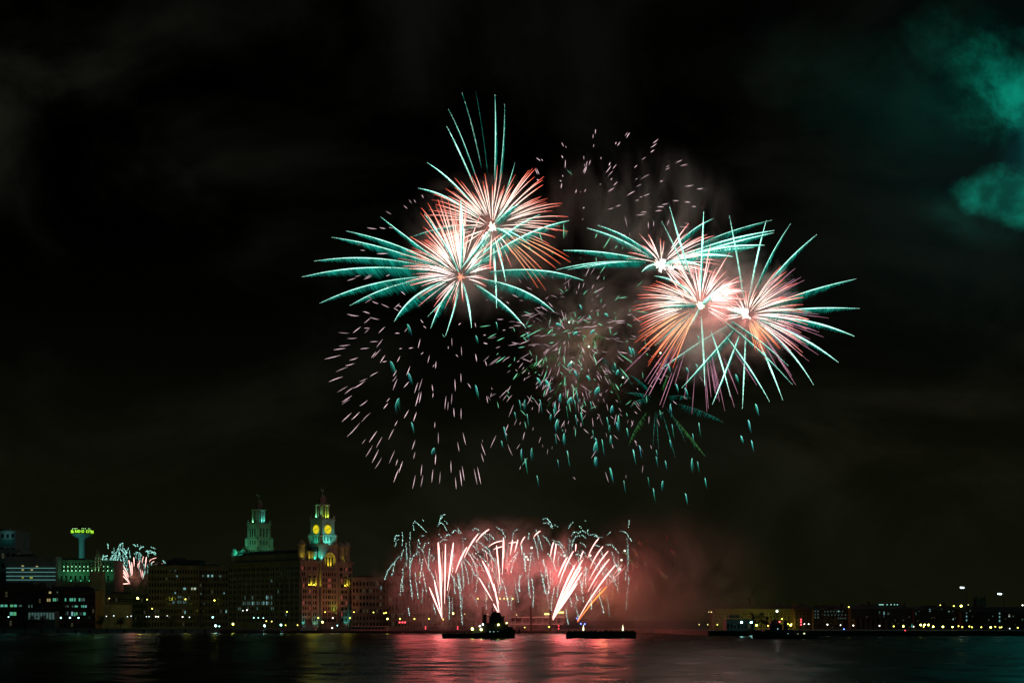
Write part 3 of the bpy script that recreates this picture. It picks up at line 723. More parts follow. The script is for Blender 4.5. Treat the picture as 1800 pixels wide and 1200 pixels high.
# ------------------------------------------------------------------ right bank: dock warehouses
def warehouse(label, px0, px1, pyt, D, rows, cols, lit=(), depth=30, mat=BRICKD, roof='hip'):
    return house('dock_warehouse', label, 'warehouse', px0, px1, pyt, D, depth, mat, rows, cols, lit, roof, ww=.32, wh=.5, group='brick warehouses round the dock', z_top_margin=1.5)
warehouse('broad dock warehouse lit yellow, half lost in the red smoke', 1256, 1396, 1063, 1120, 5, 22, mat=OLDST)
warehouse('plain dark gable block right of the yellow lit warehouse', 1397, 1429, 1063, 1105, 4, 5)
warehouse('dark dock warehouse dotted with tiny pale windows beside the red signal lights', 1430, 1494, 1064, 1100, 5, 14,
          [(1433 + (k % 2) * 5, 1073.5 + 5.5 * (k // 2), 2, 2.6, 'dim') for k in range(6)] + [(1450 + k * 5.2, 1074, 1.5, 2.2, 'dim') for k in range(7)] + [(1474, 1073.5, 2, 2.4, 'cyan')]
          + [(1450 + k * 6, 1080, 1.5, 2.2, 'dim') for k in range(7)] + [(1474 + k * 4, 1086, 1.5, 2, 'dim') for k in range(4)])
r = warehouse('reddish warehouse with thick quay columns and a bluish roof light strip', 1496, 1606, 1062.5, 1090, 5, 22,
          [(1546, 1076, 1.8, 4.5, 'dim'), (1554, 1077, 2, 5, 'cyan'), (1561, 1077.5, 2, 4, 'dim'), (1603, 1099, 1.6, 6, 'teal')])
m_ = 1090 / F
for k in range(7): MB().lathe([(1.5, 0), (1.4, 7.4), (1.8, 7.8)], 3 + k * 3.6, -2.2, 10).build('column', BRICKD, r)
MB().box((1545-1496)*m_, (1553-1496)*m_, -.5, -.12, WZ(1062.7,1090)-GZ, WZ(1061.4,1090)-GZ).build('light_strip', glow('roof_strip', (.4, 1, .85), .9, 'NONE'), r)
for px in (1559, 1566, 1572, 1577): MB().ball(((px-1496)*m_, -.6, WZ(1062,1090)-GZ), .42, 6, 4).build('roof_lamp', glow('roof_dot', (.4, 1, .85), .9, 'NONE'), r)
warehouse('long dark warehouse behind the densest cluster of yellow quay lamps', 1607, 1690, 1064.5, 1085, 5, 20,
          [(1616, 1072.5, 1.8, 2.5, 'dim'), (1634.5, 1072, 2, 4.5, 'cyan'), (1610, 1078, 1.6, 4, 'dim'), (1655, 1071, 1.5, 2.6, 'dim'), (1668, 1074, 1.6, 1.8, 'cyan'), (1675, 1073, 1.6, 2.4, 'dim'), (1675.5, 1087.5, 1.8, 2.6, 'cyan')])
warehouse('dark warehouse at the right edge crossed by two columns of pale windows', 1691, 1840, 1067.5, 1078, 5, 36,
          [(1699, 1075.5, 1.8, 3, 'cyan'), (1699, 1082.5, 1.8, 3.4, 'cyan'), (1699, 1089.5, 1.8, 3, 'cyan'), (1757, 1077, 2, 3.2, 'cyan'), (1757, 1083.5, 1.8, 3, 'cyan'), (1757, 1090.5, 2, 3.4, 'cyan'),
           (1774, 1081.5, 2.4, 4, 'white'), (1781, 1082, 1.6, 3, 'dim'), (1745, 1082, 1.4, 3, 'dim'), (1738, 1089, 1.4, 2, 'dim'), (1705, 1073, 1.4, 3, 'dim'), (1797, 1088, 2, 2.5, 'dim')])
r = house('police_boathouse', 'low pale boathouse by the water with two teal lamps on its front', 'boathouse', 1277, 1326, 1087.5, 955, 14, solid('dark_cladding', (.10, .105, .10), .7), 1, 8, cornice=False)
r = thing('cathedral_tower', 'faint dark square cathedral tower on the skyline at far right', 'cathedral', (WX(1722, 1900), 1900, GZ))
MB().box(-6, 6, -6, 6, 0, 33).build('tower', STONE, r); MB().box(-40, -6.1, -9, 9, 0, 19).build('nave', STONE, r)
mb = MB()
for sx in (-1, 1):
    for sy in (-1, 1): mb.lathe([(1, 33.01), (.8, 35), (.1, 37)], sx * 5, sy * 5, 6)
mb.build('pinnacle', STONE, r)
r = thing('tower_crane', 'distant luffing tower crane faint against the sky above the yellow warehouse', 'crane', (WX(1318, 1700), 1700, GZ))
MB().box(-1, 1, -1, 1, 0, 30).build('mast', IRON, r)
MB().bar((0, 0, 30.01), (8, 0, 47), .5, .3).build('jib', IRON, r); MB().box(-4, -1.01, -1, 1, 29, 31.5).build('counterweight', IRON, r); MB().bar((-3, 0, 31.5), (7.6, 0, 46), .12).build('tie_rod', IRON, r)

# trees: trunk, limbs and a crown of small leaf faces gathered in clumps
LEAF = solid('leaf_green', (.05, .075, .03), .7, 0, .4, .6)
BARK = solid('bark', (.06, .045, .03), .9)
def tree(px, pyt, D, wpx, label, seed):
    rnd = random.Random(seed); H = WZ(pyt, D) - GZ; rw = wpx / F * D / 2
    r = thing('tree', label, 'tree', (WX(px, D), D, GZ), 0, 'dark trees along the waterfront')
    mb = MB(); mb.tube([(0, 0, 0), (.1, 0, H * .3), (0, .1, H * .7)], [.32, .24, .1], n=7)
    clumps = []
    for k in range(13):
        a = rnd.uniform(0, 6.28); q = rnd.uniform(.2, .85); z = H * rnd.uniform(.32, .9); sh = 1 - abs(z / H - .55) * 1.1
        c = Vector((math.cos(a) * rw * q * sh, math.sin(a) * rw * q * sh, z)); clumps.append(c)
        mb.tube([(0, 0, H * rnd.uniform(.22, .5)), tuple(c * .6 + Vector((0, 0, H * .2))), tuple(c)], [.12, .07, .03], n=4)
    mb.build('trunk', BARK, r)
    mb = MB()
    for c in clumps:
        cr = rw * rnd.uniform(.28, .5)
        for k in range(70):
            d = Vector((rnd.gauss(0, 1), rnd.gauss(0, 1), rnd.gauss(0, .8))); d = d.normalized() * cr * rnd.random() ** .4
            p = c + d; s = rnd.uniform(.18, .4)
            u = Vector((rnd.gauss(0, 1), rnd.gauss(0, 1), rnd.gauss(0, 1))).normalized(); v = u.orthogonal().normalized()
            mb._push([p - u * s, p + v * s * .6, p + u * s, p - v * s * .6], [(0, 1, 2, 3)])
    mb.build('crown', LEAF, r)
for i, a in enumerate([(1322, 1074, 1000, 16, 'bushy dark tree left of the pair behind the pale boathouse'), (1338, 1070, 995, 24, 'tall dark tree right of the pair behind the pale boathouse'),
                       (1347, 1080, 990, 14, 'small dark tree tucked behind the right hand tug'), (60, 1078, 1128, 16, 'dark round tree before the glazed pavilion, left of two'),
                       (76, 1080, 1126, 18, 'dark round tree before the glazed pavilion, right of two'), (176, 1078, 1135, 18, 'dark tree beside the brick corner block'),
                       (212, 1082, 1132, 22, 'low dark tree below the dim olive offices'), (246, 1080, 1136, 18, 'dark tree under the bright star shaped lamp'),
                       (300, 1084, 1130, 26, 'broad low dark tree before the olive stone offices'), (352, 1082, 1132, 20, 'dark tree on the quay before reddish stone block')]):
    tree(*a, 40 + i)

# ------------------------------------------------------------------ street lamps and signal lights
LC = {'yel': ((.97, .92, .13), 5), 'yelb': ((.97, .94, .13), 20), 'white': ((1, .97, .8), 5), 'teal': ((.35, 1, .9), 6), 'tealb': ((.4, 1, .92), 26), 'red': ((1, .06, .08), 4),
      'blue': ((.12, .2, 1), 5), 'pale': ((.8, 1, .95), 2.4), 'dimy': ((1, .85, .3), 2)}
def street_lamp(px, py, D, kind, label, rad=.55, group=None, cat='street lamp', name='street_lamp', base=GZ, arm=True):
    z = WZ(py, D)
    if z < base + .9: base = 0 if D < 1108 and px < 1150 else base
    r = thing(name, label, cat, (WX(px, D), D, base), 0, group)
    h = max(z - base, .8)
    mb = MB(); mb.bar((0, .9, 0), (0, .9, h + rad + .2), .13, .07)
    mb.bar((0, .9, h + rad + .2), (0, 0, h + rad + .12), .06); mb.build('pole', IRON, r)
    c, s = LC[kind]
    MB().lathe([(.35, h + rad * .95), (rad * .7, h + rad * .75 + .05), (.1, h + rad + .25)], n=8).build('hood', IRON, r)
    MB().ball((0, 0, h), rad, 10, 7).build('lamp_head', glow('lamp_' + kind, c, s), r)
    return r
LAMPS = [
 (242, 1050.5, 1190, 'yelb', 'brightest yellow street lamp before the dim olive offices', .8),
 (192, 1051, 1215, 'dimy', 'tall street lamp beside the church, with visible pole', .6), (258.5, 1053, 1170, 'yel', 'tall pale yellow street lamp just right of the brightest lamp', .55),
 (267.5, 1069, 1165, 'yel', 'shorter yellow street lamp at left end of the olive stone offices', .55), (326, 1052.5, 1190, 'yel', 'yellow street lamp in the middle of the olive stone offices', .65),
 (377, 1054.5, 1190, 'yel', 'yellow street lamp before the reddish stone block', .75),
 (15, 1083.5, 1130, 'teal', 'teal quay lamp before the brick office at left edge', .5), (107, 1085, 1128, 'teal', 'leftmost of three teal quay lamps under the brick corner block', .7),
 (123, 1085, 1128, 'teal', 'middle of three teal quay lamps under the brick corner block', .7), (138, 1085, 1128, 'teal', 'rightmost of three teal quay lamps under the brick corner block', .7),
 (187, 1082.5, 1130, 'pale', 'small pale quay lamp just right of the church', .45), (200, 1081.5, 1130, 'pale', 'small pale quay lamp at the left of the dim olive offices', .5),
 (224, 1083, 1130, 'pale', 'left of two close pale quay lamps before dim olive offices', .45), (230.5, 1082, 1131, 'pale', 'right of two close pale quay lamps before dim olive offices', .45),
 (257.5, 1083, 1130, 'pale', 'left of two close pale quay lamps under the tall yellow lamp', .45), (262, 1083, 1131, 'pale', 'right of two close pale quay lamps under the tall yellow lamp', .45),
 (274, 1083, 1130, 'white', 'left of a bright close pair of quay lamps at the olive stone offices', .5), (278, 1083, 1131, 'white', 'right of a bright close pair of quay lamps at the olive stone offices', .5),
 (294, 1081.5, 1132, 'pale', 'small pale quay lamp before the broad low tree', .4), (321, 1083.5, 1130, 'white', 'white quay lamp midway along the olive stone offices', .55),
 (333, 1084, 1131, 'pale', 'pale quay lamp right of the white one at the olive offices', .45),
 (374, 1084, 1125, 'teal', 'teal lamp high on a post above the brightest teal quay light', .8), (379, 1099, 1112, 'tealb', 'brightest teal quay light at the left end of landing stage', .75),
 (385.5, 1100, 1112, 'teal', 'small teal lamp close beside the brightest teal quay light', .5), (409.5, 1096, 1112, 'yelb', 'bright yellow quay lamp under the left end of clock tower building', .65),
 (427, 1072.5, 1150, 'pale', 'left of twin white lamps on tall posts before the dark side wall', .5), (434, 1071.5, 1150, 'white', 'right of twin white lamps on tall posts before the dark side wall', .55),
 (446, 1085, 1140, 'teal', 'left of three greenish lamps at the foot of the dark side wall', .5), (454, 1085, 1141, 'teal', 'middle of three greenish lamps at the foot of the dark side wall', .45),
 (463, 1085.5, 1142, 'teal', 'right of three greenish lamps at the foot of the dark side wall', .45), (468, 1091, 1130, 'yel', 'left of two small yellow lamps near the bright teal quay lights', .5),
 (477.5, 1091.5, 1131, 'yel', 'right of two small yellow lamps near the bright teal quay lights', .5), (465, 1099, 1112, 'tealb', 'bright teal quay light below the two small yellow lamps', .7),
 (494, 1097.5, 1112, 'tealb', 'bright teal quay light left of the lit front corner', .65), (502, 1098, 1112, 'yel', 'small yellow lamp just right of a bright teal quay light', .45),
 (504.5, 1074.5, 1150, 'yel', 'yellow street lamp near the top of dark side wall foot, by the lit corner', .5), (523, 1098, 1112, 'yel', 'small yellow quay lamp under the lit corner of the building', .5),
 (559.5, 1085, 1140, 'yel', 'yellow street lamp left of the tower foot', .65), (567, 1092.5, 1125, 'yelb', 'bright yellow quay lamp straight below the clocks', .7),
 (571.5, 1075, 1150, 'yel', 'yellow street lamp on tall post under the right clock', .45), (585, 1085.5, 1140, 'white', 'white street lamp right of the tower foot', .55),
 (584, 1103, 1104, 'white', 'white lamp low on the landing stage beside the launch', .6), (593, 1098.5, 1106, 'teal', 'square looking teal lamp on the landing stage under the tower', .5),
 (615, 1085.5, 1140, 'yel', 'yellow street lamp at the right corner of the clock tower building', .6), (622, 1075, 1150, 'yel', 'high yellow street lamp at left edge of the stone palace', .5),
 (656.5, 1075.5, 1150, 'yel', 'high yellow street lamp in the middle of the stone palace', .55), (675, 1077, 1150, 'yel', 'left of two touching yellow lamps at the stone palace corner', .6),
 (678.5, 1076, 1151, 'yel', 'right of two touching yellow lamps at the stone palace corner', .6), (681, 1087, 1140, 'yelb', 'bright yellow quay lamp below the stone palace corner', .6),
 (703, 1087, 1140, 'yel', 'yellow quay lamp under the columned offices, left of two', .7), (728.5, 1087, 1140, 'yel', 'yellow quay lamp under the columned offices, right of two', .7),
 (754, 1087, 1130, 'yel', 'yellow quay lamp left of the first mine of white streaks', .6), (680, 1103, 1104, 'white', 'white lamp low on the landing stage under the stone palace', .5),
 (796.5, 1077.5, 1120, 'yelb', 'bright yellow lamp shining through smoke left of the tug', .65), (779, 1088, 1118, 'yel', 'yellow lamp at the foot of the first mine of white streaks', .6),
 (817, 1078.5, 1120, 'dimy', 'faint yellow lamp in smoke between bright lamp and tug mast', .45), (857.5, 1079, 1118, 'dimy', 'faint yellow lamp in the smoke just left of the tug mast', .45),
 (908, 1080, 1099, 'dimy', 'faint yellow lamp in smoke above the ferry terminal left end', .45), (922.5, 1102, 1096, 'yel', 'small yellow lamp on the landing stage before ferry terminal', .4),
 (965, 1101, 1092, 'yel', 'yellow lamp on the stage by the right mooring pile', .6),
 (1246, 1075, 1060, 'dimy', 'left of two faint lamps high in smoke over the dock entrance', .35), (1250.5, 1075, 1060, 'dimy', 'right of two faint lamps high in smoke over the dock entrance', .5),
 (1229, 1097, 930, 'dimy', 'left of three small lamps in smoke at the dock entrance', .4), (1244, 1097, 930, 'dimy', 'middle of three small lamps in smoke at the dock entrance', .4),
 (1261, 1097, 930, 'yel', 'right of three small lamps in smoke at the dock entrance', .4),
 (1303.5, 1093, 940, 'tealb', 'left of two bright teal lamps on the pale boathouse', .62), (1320.5, 1093, 940, 'tealb', 'right of two bright teal lamps on the pale boathouse', .62),
 (1374.5, 1087, 960, 'yel', 'yellow street lamp above the right hand tug before the lit warehouse', .5),
 (1385, 1096, 955, 'yel', 'left of two yellow lamps right of the tug mast', .45), (1391.5, 1096, 955, 'yel', 'right of two yellow lamps right of the tug mast', .4),
 (1414, 1096, 955, 'white', 'left of two white lamps right of the red signal lights', .42), (1421.5, 1096, 955, 'white', 'right of two white lamps right of the red signal lights', .42),
 (1454.5, 1097, 955, 'white', 'lone white quay lamp under the dotted warehouse, left of two', .5), (1477.5, 1098, 955, 'white', 'lone white quay lamp under the dotted warehouse, right of two', .42),
 (1492, 1066, 1080, 'yel', 'yellow lamp high at the roof edge between two warehouses', .5),
 (1500, 1098.5, 955, 'white', 'quay lamp at left end of the reddish warehouse columns', .5), (1546, 1099, 955, 'white', 'quay lamp at the middle of the reddish warehouse', .5),
 (1571, 1100, 955, 'yel', 'quay lamp right of middle at the reddish warehouse', .5), (1588, 1100, 955, 'yelb', 'brighter quay lamp at right end of the reddish warehouse', .5),
 (1606, 1100.5, 955, 'white', 'dim quay lamp just left of the densest lamp cluster', .38), (1618.5, 1097.5, 955, 'yelb', 'left of the three top lamps in the densest cluster', .55),
 (1625, 1097.5, 956, 'yelb', 'middle of the three top lamps in the densest cluster', .55), (1632, 1097.5, 955, 'yelb', 'right of the three top lamps in the densest cluster', .55),
 (1623.5, 1101, 950, 'yel', 'lowest lamp in the densest cluster', .45), (1640.5, 1100.5, 955, 'yelb', 'first quay lamp right of the densest cluster', .5),
 (1657.5, 1100.8, 955, 'yelb', 'second quay lamp right of the densest cluster', .5), (1674.5, 1101, 955, 'yelb', 'third quay lamp right of the densest cluster', .5),
 (1685, 1099.8, 958, 'yel', 'upper left of two close quay lamps under the window column', .5), (1691.5, 1101.3, 953, 'yel', 'lower right of two close quay lamps under the window column', .55),
 (1704, 1100.3, 958, 'yel', 'upper left of a slanting lamp pair at the right edge warehouse', .5), (1708.5, 1101.6, 953, 'yel', 'lower right of a slanting lamp pair at the right edge warehouse', .5),
 (1725, 1101.6, 955, 'yel', 'lone quay lamp midway along the right edge warehouse', .5), (1741.5, 1101.7, 955, 'yelb', 'quay lamp left of the right hand window column', .5),
 (1749.5, 1100.6, 958, 'yel', 'quay lamp close left of the right hand window column', .45), (1757.5, 1102, 953, 'yel', 'left of two touching lamps under the right hand window column', .5),
 (1760.5, 1101.6, 957, 'yel', 'right of two touching lamps under the right hand window column', .45), (1775, 1104, 945, 'pale', 'low pale quay lamp near the right edge', .45),
 (1789, 1102.6, 953, 'yel', 'last yellow quay lamp at the right edge', .5), (1653, 1063, 1130, 'yel', 'left of two touching yellow roof lights above the lamp cluster', .5),
 (1657.5, 1063, 1130, 'yel', 'right of two touching yellow roof lights above the lamp cluster', .5), (1676.5, 1064.3, 1130, 'yel', 'yellow lamp at roof level left of the brightest roof lamp', .6),
 (1689.5, 1064.2, 1130, 'yelb', 'brightest yellow lamp at roof level under the tall mast', .75), (1702, 1062.3, 1130, 'dimy', 'tiny lamp at roof level right of the brightest roof lamp', .4),
 (1797.5, 1063, 1130, 'white', 'white lamp at roof level at the right edge', .6),
]
for a in LAMPS:
    lp = street_lamp(a[0], a[1], a[2], a[3], a[4], a[5] * (.95 if a[3][-1] == 'b' else .78), 'lamps along the waterfront')
    if a[0] in (242, 326, 377, 258.5, 267.5): lamp_light('lamp_beam', (0, 1.6, WZ(a[1], a[2]) - GZ), (.9, .95, .08), {242: 2600, 326: 500, 377: 500}.get(a[0], 300), .5, lp)
def mast_lamp(px, py, D, label):
    z = WZ(py, D) - GZ
    r = thing('lamp_mast', label, 'lamp mast', (WX(px, D), D, GZ), 0, 'tall lamp masts behind the dock')
    MB().bar((3.2, 0, 0), (3.2, 0, z + 1), .3, .15).build('pole', IRON, r)
    MB().bar((3.2, 0, z + .9), (-1, 0, z + .75), .14).build('arm', IRON, r)
    mb = MB(); mb.tube([(-1.3, 0, z + .25), (1.5, 0, z)], [.55, .55], n=8); mb.build('lamp_head', glow('mast_lamp', (.75, .98, 1), 5), r)
mast_lamp(1691, 1032.5, 1180, 'tall mast with a slanting bluish white lamp above the brightest roof lamp')
mast_lamp(1757, 1043.5, 1180, 'lower mast with a slanting bluish white lamp near the right edge')
def signal(px, pys, D, kind, label, cat='signal light', base=GZ, rad=.42):
    if D < 1108 and px < 1150: base = 1.6 if D > 1090 else 0
    r = thing('signal_light', label, cat, (WX(px, D), D, base))
    top = WZ(min(pys), D) - base
    MB().bar((0, .6, 0), (0, .6, top + .6), .1).build('pole', IRON, r)
    c, s = LC[kind]
    for py in pys: MB().ball((0, 0, WZ(py, D) - base), rad, 8, 6).build('lamp_head', glow('lamp_' + kind, c, s), r)
signal(702.5, [1093], 1125, 'red', 'left of three red lights in a row under the columned offices', rad=.65)
signal(707.5, [1093], 1125, 'red', 'middle of three red lights in a row under the columned offices', rad=.65)
signal(712, [1093], 1125, 'red', 'right of three red lights in a row under the columned offices', rad=.65)
signal(748, [1101, 1104], 1098, 'red', 'two stacked red lights on the stage left of the first mine')
signal(804.5, [1101, 1104.5], 1098, 'red', 'two stacked red lights on the stage right of the first mine')
signal(982, [1099, 1104], 1098, 'red', 'two stacked red lights at right end of the ferry terminal')
signal(1408, [1088, 1092.5, 1097], 950, 'red', 'three stacked red lights right of the dark tug mast', rad=.5)
signal(1021, [1095.5], 1095, 'blue', 'left of two blue lights beside the right hand mine', rad=.55)
signal(1028, [1096], 1095, 'blue', 'right of two blue lights beside the right hand mine', rad=.55)
signal(1014, [1086], 1095, 'blue', 'higher blue light just left of the right hand mine', rad=.45)
signal(1483.5, [1105], 925, 'blue', 'dim blue light low on the quay under dotted warehouse', rad=.4)
signal(1591, [1107.5], 916, 'red', 'small red light on a post at the water edge', base=0, rad=.4)

# ------------------------------------------------------------------ boats
def hull_mesh(L, B, sheer, n=14, bow_right=True, rake=.12):
    """sheer(t) gives deck height along the boat, t 0 stern to 1 bow"""
    mb = MB(); vs = []; secs = []
    for i in range(n + 1):
        tt = i / n
        half = B / 2 * (1 - max(0, (tt - .62) / .38) ** 2.2 * .96) * (.86 + .14 * min(1, tt / .15))
        zd = sheer(tt); x = (tt - .5) * L
        kx = x * (1 - rake * max(0, tt - .6)) if True else x
        for y, z, xx in ((-half * .72, -1.2, kx), (-half, .4, x * .985), (-half * 1.03, zd, x), (-half * .93, zd, x), (-half * .93, zd - .7, x), (half * .93, zd - .7, x), (half * .93, zd, x), (half * 1.03, zd, x), (half, .4, x * .985), (half * .72, -1.2, kx)):
            vs.append((xx if bow_right else -xx, y, z))
    m = 10; fs = []
    for i in range(n):
        for k in range(m):
            k2 = (k + 1) % m; fs.append((i*m+k, i*m+k2, (i+1)*m+k2, (i+1)*m+k))
    fs += [tuple(range(m)), tuple(range(n*m, n*m+m))]
    mb._push(vs, fs); return mb
BL = glow('boat_lamp_yellow', (.95, 1, .25), 16); BW = glow('boat_lamp_white', (.9, 1, .85), 10); BT = glow('boat_window', (.55, 1, .9), 1.2, 'NONE')
def tug(px0, px1, D, bow_right, label, lights, ports, mast_py, mast_px, house_, wheel, funnel_px):
    L = (px1 - px0) / F * D; cx = (px0 + px1) / 2; m_ = D / F
    r = thing('tug_boat', label, 'tug boat', (WX(cx, D), D, 0)); X = lambda px: (px - cx) * m_; Zp = lambda py: WZ(py, D)
    sh = lambda t: 2.5 + 2.3 * max(0, t - .35) ** 1.6 * 1.9
    hull_mesh(L, 10, sh, bow_right=bow_right).build('hull', STEEL, r)
    mb = MB(); q = [X(house_[0]), X(house_[1])]; mb.box(q[0], q[1], -3.4, 3.4, 1.9, Zp(house_[2])); mb.box(q[0] - .3, q[1] + .3, -3.7, 3.7, Zp(house_[2]) + .003, Zp(house_[2]) + .2); dh = mb.build('deckhouse', STEEL, r)
    z0, z1 = Zp(house_[2]) + .21, Zp(wheel[2]); x0, x1 = X(wheel[0]), X(wheel[1])
    mb = MB(); mb.prism([(x0, -2.6), (x1 - .8, -2.6), (x1, -1.4), (x1, 1.4), (x1 - .8, 2.6), (x0, 2.6), (x0 - .4, 0)], z0, z1); wh = mb.build('wheelhouse', STEEL, r)
    MB().box(x0 - .8, x1 + .5, -3, 3, z1 + .004, z1 + .3).build('wheelhouse_roof', STEEL, wh)
    for k in range(4):
        xx = x0 + (x1 - x0) * (k + .5) / 4.6; MB().box(xx - .5, xx + .5, -2.72, -2.602, z1 - 1.5, z1 - .5).build('window', GLASS, wh)
    MB().lathe([(1.1, 2), (1.0, Zp(house_[2]) + 4.2), (1.15, Zp(house_[2]) + 4.3), (1.1, Zp(house_[2]) + 4.8)], X(funnel_px), .5, 12).build('funnel', STEEL, r)
    fd = -1 if bow_right else 1
    MB().box(x0 + .6, x1 - 1.6, -1.9, 1.9, z1 + .31, z1 + 1.5).box(x0 + 1.2, x1 - 2.2, -1.2, 1.2, z1 + 1.51, z1 + 2.3).build('flying_bridge', STEEL, r)
    MB().bar((x0 + .8, -1.7, z1 + 1.5), (x0 + .8, -1.7, z1 + 4.6), .08).build('aerial', IRON, r); MB().bar((x1 - 1.2, 1.5, z1 + .3), (x1 - 1.2, 1.5, z1 + 3.8), .06).build('aerial', IRON, r); MB().bar((x0 + 2.2, -1.0, z1 + 2.3), (x0 + 3.4, -1.0, z1 + 2.9), .3).build('radar_scanner', IRON, r)
    hx = X(house_[0]) if bow_right else X(house_[1]); dz_ = Zp(house_[2])
    mb = MB(); mb.box(min(hx, hx + fd * 4.5), max(hx, hx + fd * 4.5), -2.4, 2.4, 1.9, 1.9 + (dz_ - 1.9) * .55); mb.bar((hx + fd * 4, 0, 2), (hx + fd * 4, 0, dz_ + 1.5), .16); mb.bar((hx + fd * 4, 0, dz_ + .6), (hx + fd * 9, 0, dz_ + 2.2), .13); mb.build('deck_crane', STEEL, r)
    mb = MB(); fx_ = X(house_[1]) if bow_right else X(house_[0])
    mb.box(min(fx_, fx_ - fd * 2.6), max(fx_, fx_ - fd * 2.6), -2.2, 2.2, 2.4, 1.9 + (dz_ - 1.9) * .7); mb.lathe([(.7, 2.6), (.55, 3.2), (.55, 4.4), (.8, 4.7)], fx_ - fd * 6, 0, 10); mb.build('bow_winch', IRON, r)
    zt_ = Zp(mast_py); mx = X(mast_px)
    mb = MB(); mb.bar((mx, 0, z0), (mx, 0, zt_), .28, .1); mb.bar((mx - 1.6, 0, zt_ - 3), (mx + 1.6, 0, zt_ - 3), .08); mb.bar((mx - 1, 0, zt_ - 1.6), (mx + 1, 0, zt_ - 1.6), .07)
    mb.bar((mx - 2.2, 0, z1), (mx, 0, zt_ - 3), .12); mb.bar((mx + .8, -.3, zt_ - 4.6), (mx - .8, .3, zt_ - 4.6), .16); mb.build('mast', IRON, r)
    mb = MB(); s = -1 if bow_right else 1
    mb.lathe([(.8, 1.9), (.6, 2.4), (.6, 3.6), (.9, 3.8)], s * L * .18, 0, 10); mb.build('towing_winch', IRON, r)
    mb = MB()
    for k in range(9): mb.bar((s * L * (.12 + .04 * k), -4.2, 2.2), (s * L * (.12 + .04 * k), -4.2, 3.3), .05, n=4)
    mb.bar((s * L * .12, -4.2, 3.3), (s * L * .44, -4.2, 3.3), .05, n=4); mb.build('railing', IRON, r)
    for k in range(7):
        mb = MB(); xx = -L * .38 + k * L * .11
        for j in range(10):
            a0, a1 = 2*math.pi*j/10, 2*math.pi*(j+1)/10; mb.bar((xx + .55*math.cos(a0), -5.2, 1.4 + .55*math.sin(a0)), (xx + .55*math.cos(a1), -5.2, 1.4 + .55*math.sin(a1)), .2, n=5)
        mb.build('tyre_fender', IRON, r)
    for px, py, rr, mt in lights: MB().ball((X(px), -3.95, Zp(py)), rr, 8, 6).build('deck_lamp', mt, r)
    for px, py in ports: MB().ball((X(px), -3.55, Zp(py)), .24, 6, 4).build('porthole', BT, r)
    return r
tug(777, 906, 806, True, 'dark tug with bright yellow deck lamps before the white mine streaks', [(830.6, 1104.5, .62, BL), (846, 1105.6, .55, BL), (843.5, 1099.7, .38, BW), (849, 1096.7, .38, BW), (876, 1097.3, .42, BL), (890.7, 1094.3, .3, BL)],
    [(861.5, 1109.5), (868, 1109.5), (875, 1109.5)], 1058, 866, (846, 893, 1095), (861, 886, 1083), 852)
tug(1322, 1435, 782, False, 'dark unlit tug with low stern at right before the yellow warehouse', [(1363.5, 1073.5, .5, BW), (1400, 1114, .3, glow('boat_lamp_dim', (.8, .85, .4), 1.4)), (1411, 1113, .5, glow('boat_lamp_dim', (.8, .85, .4), 1.4)), (1368, 1092, .36, glow('boat_lamp_red', (1, .1, .12), 5))],
    [(1346, 1112.5), (1349, 1112.5), (1352, 1112.5), (1359, 1112.5), (1365, 1113), (1383, 1113.2), (1365, 1104.5)], 1068, 1366, (1342, 1392, 1107), (1352, 1374, 1097), 1381)
# the fireworks barge with racks of mortar tubes
D = 803.0; L = 122 / F * D; m_ = D / F
r = thing('barge', 'flat black fireworks barge riding low in front of the smoke', 'barge', (WX(1056, D), D, 0))
MB().prism([(-L/2, -5), (L/2 - .5, -5), (L/2, -4), (L/2, 4), (L/2 - .5, 5), (-L/2, 5)], -.8, 3.5).build('hull', STEEL, r)
MB().box(-L/2 - .2, L/2 + .2, -5.25, -5.01, 2.9, 3.35).build('rubbing_strake', TIMBER, r)
for k in range(13):
    x = -L/2 + 2 + k * (L - 4) / 12; mb = MB(); hh = random.uniform(.5, 1.0)
    mb.box(x - 1.1, x + 1.1, -2.6, 2.6, 3.51, 3.55 + hh * .4)
    for q in (-.7, 0, .7):
        for y in (-1.8, 0, 1.8): mb.lathe([(.16, 3.56), (.16, 3.6 + hh)], x + q, y, 7)
    mb.build('mortar_rack', IRON, r)
FLAME = glow('flare_flame', (1, 1, .55), 3)
for px, py, lab in ((1025.5, 1106, 'left'), (1094.8, 1105.5, 'right')):
    f = thing('flare', 'small pale flare burning upright on the %s half of the black barge' % lab, 'flare', (WX(px, D - 3), D - 3, 3.56))
    MB().lathe([(.2, 0), (.2, .5)], n=8).build('holder', IRON, f)
    MB().lathe([(.12, .51), (.42, .9), (.36, 1.5), (.16, 2.6), (.04, 3.6)], n=9).build('flame', FLAME, f)

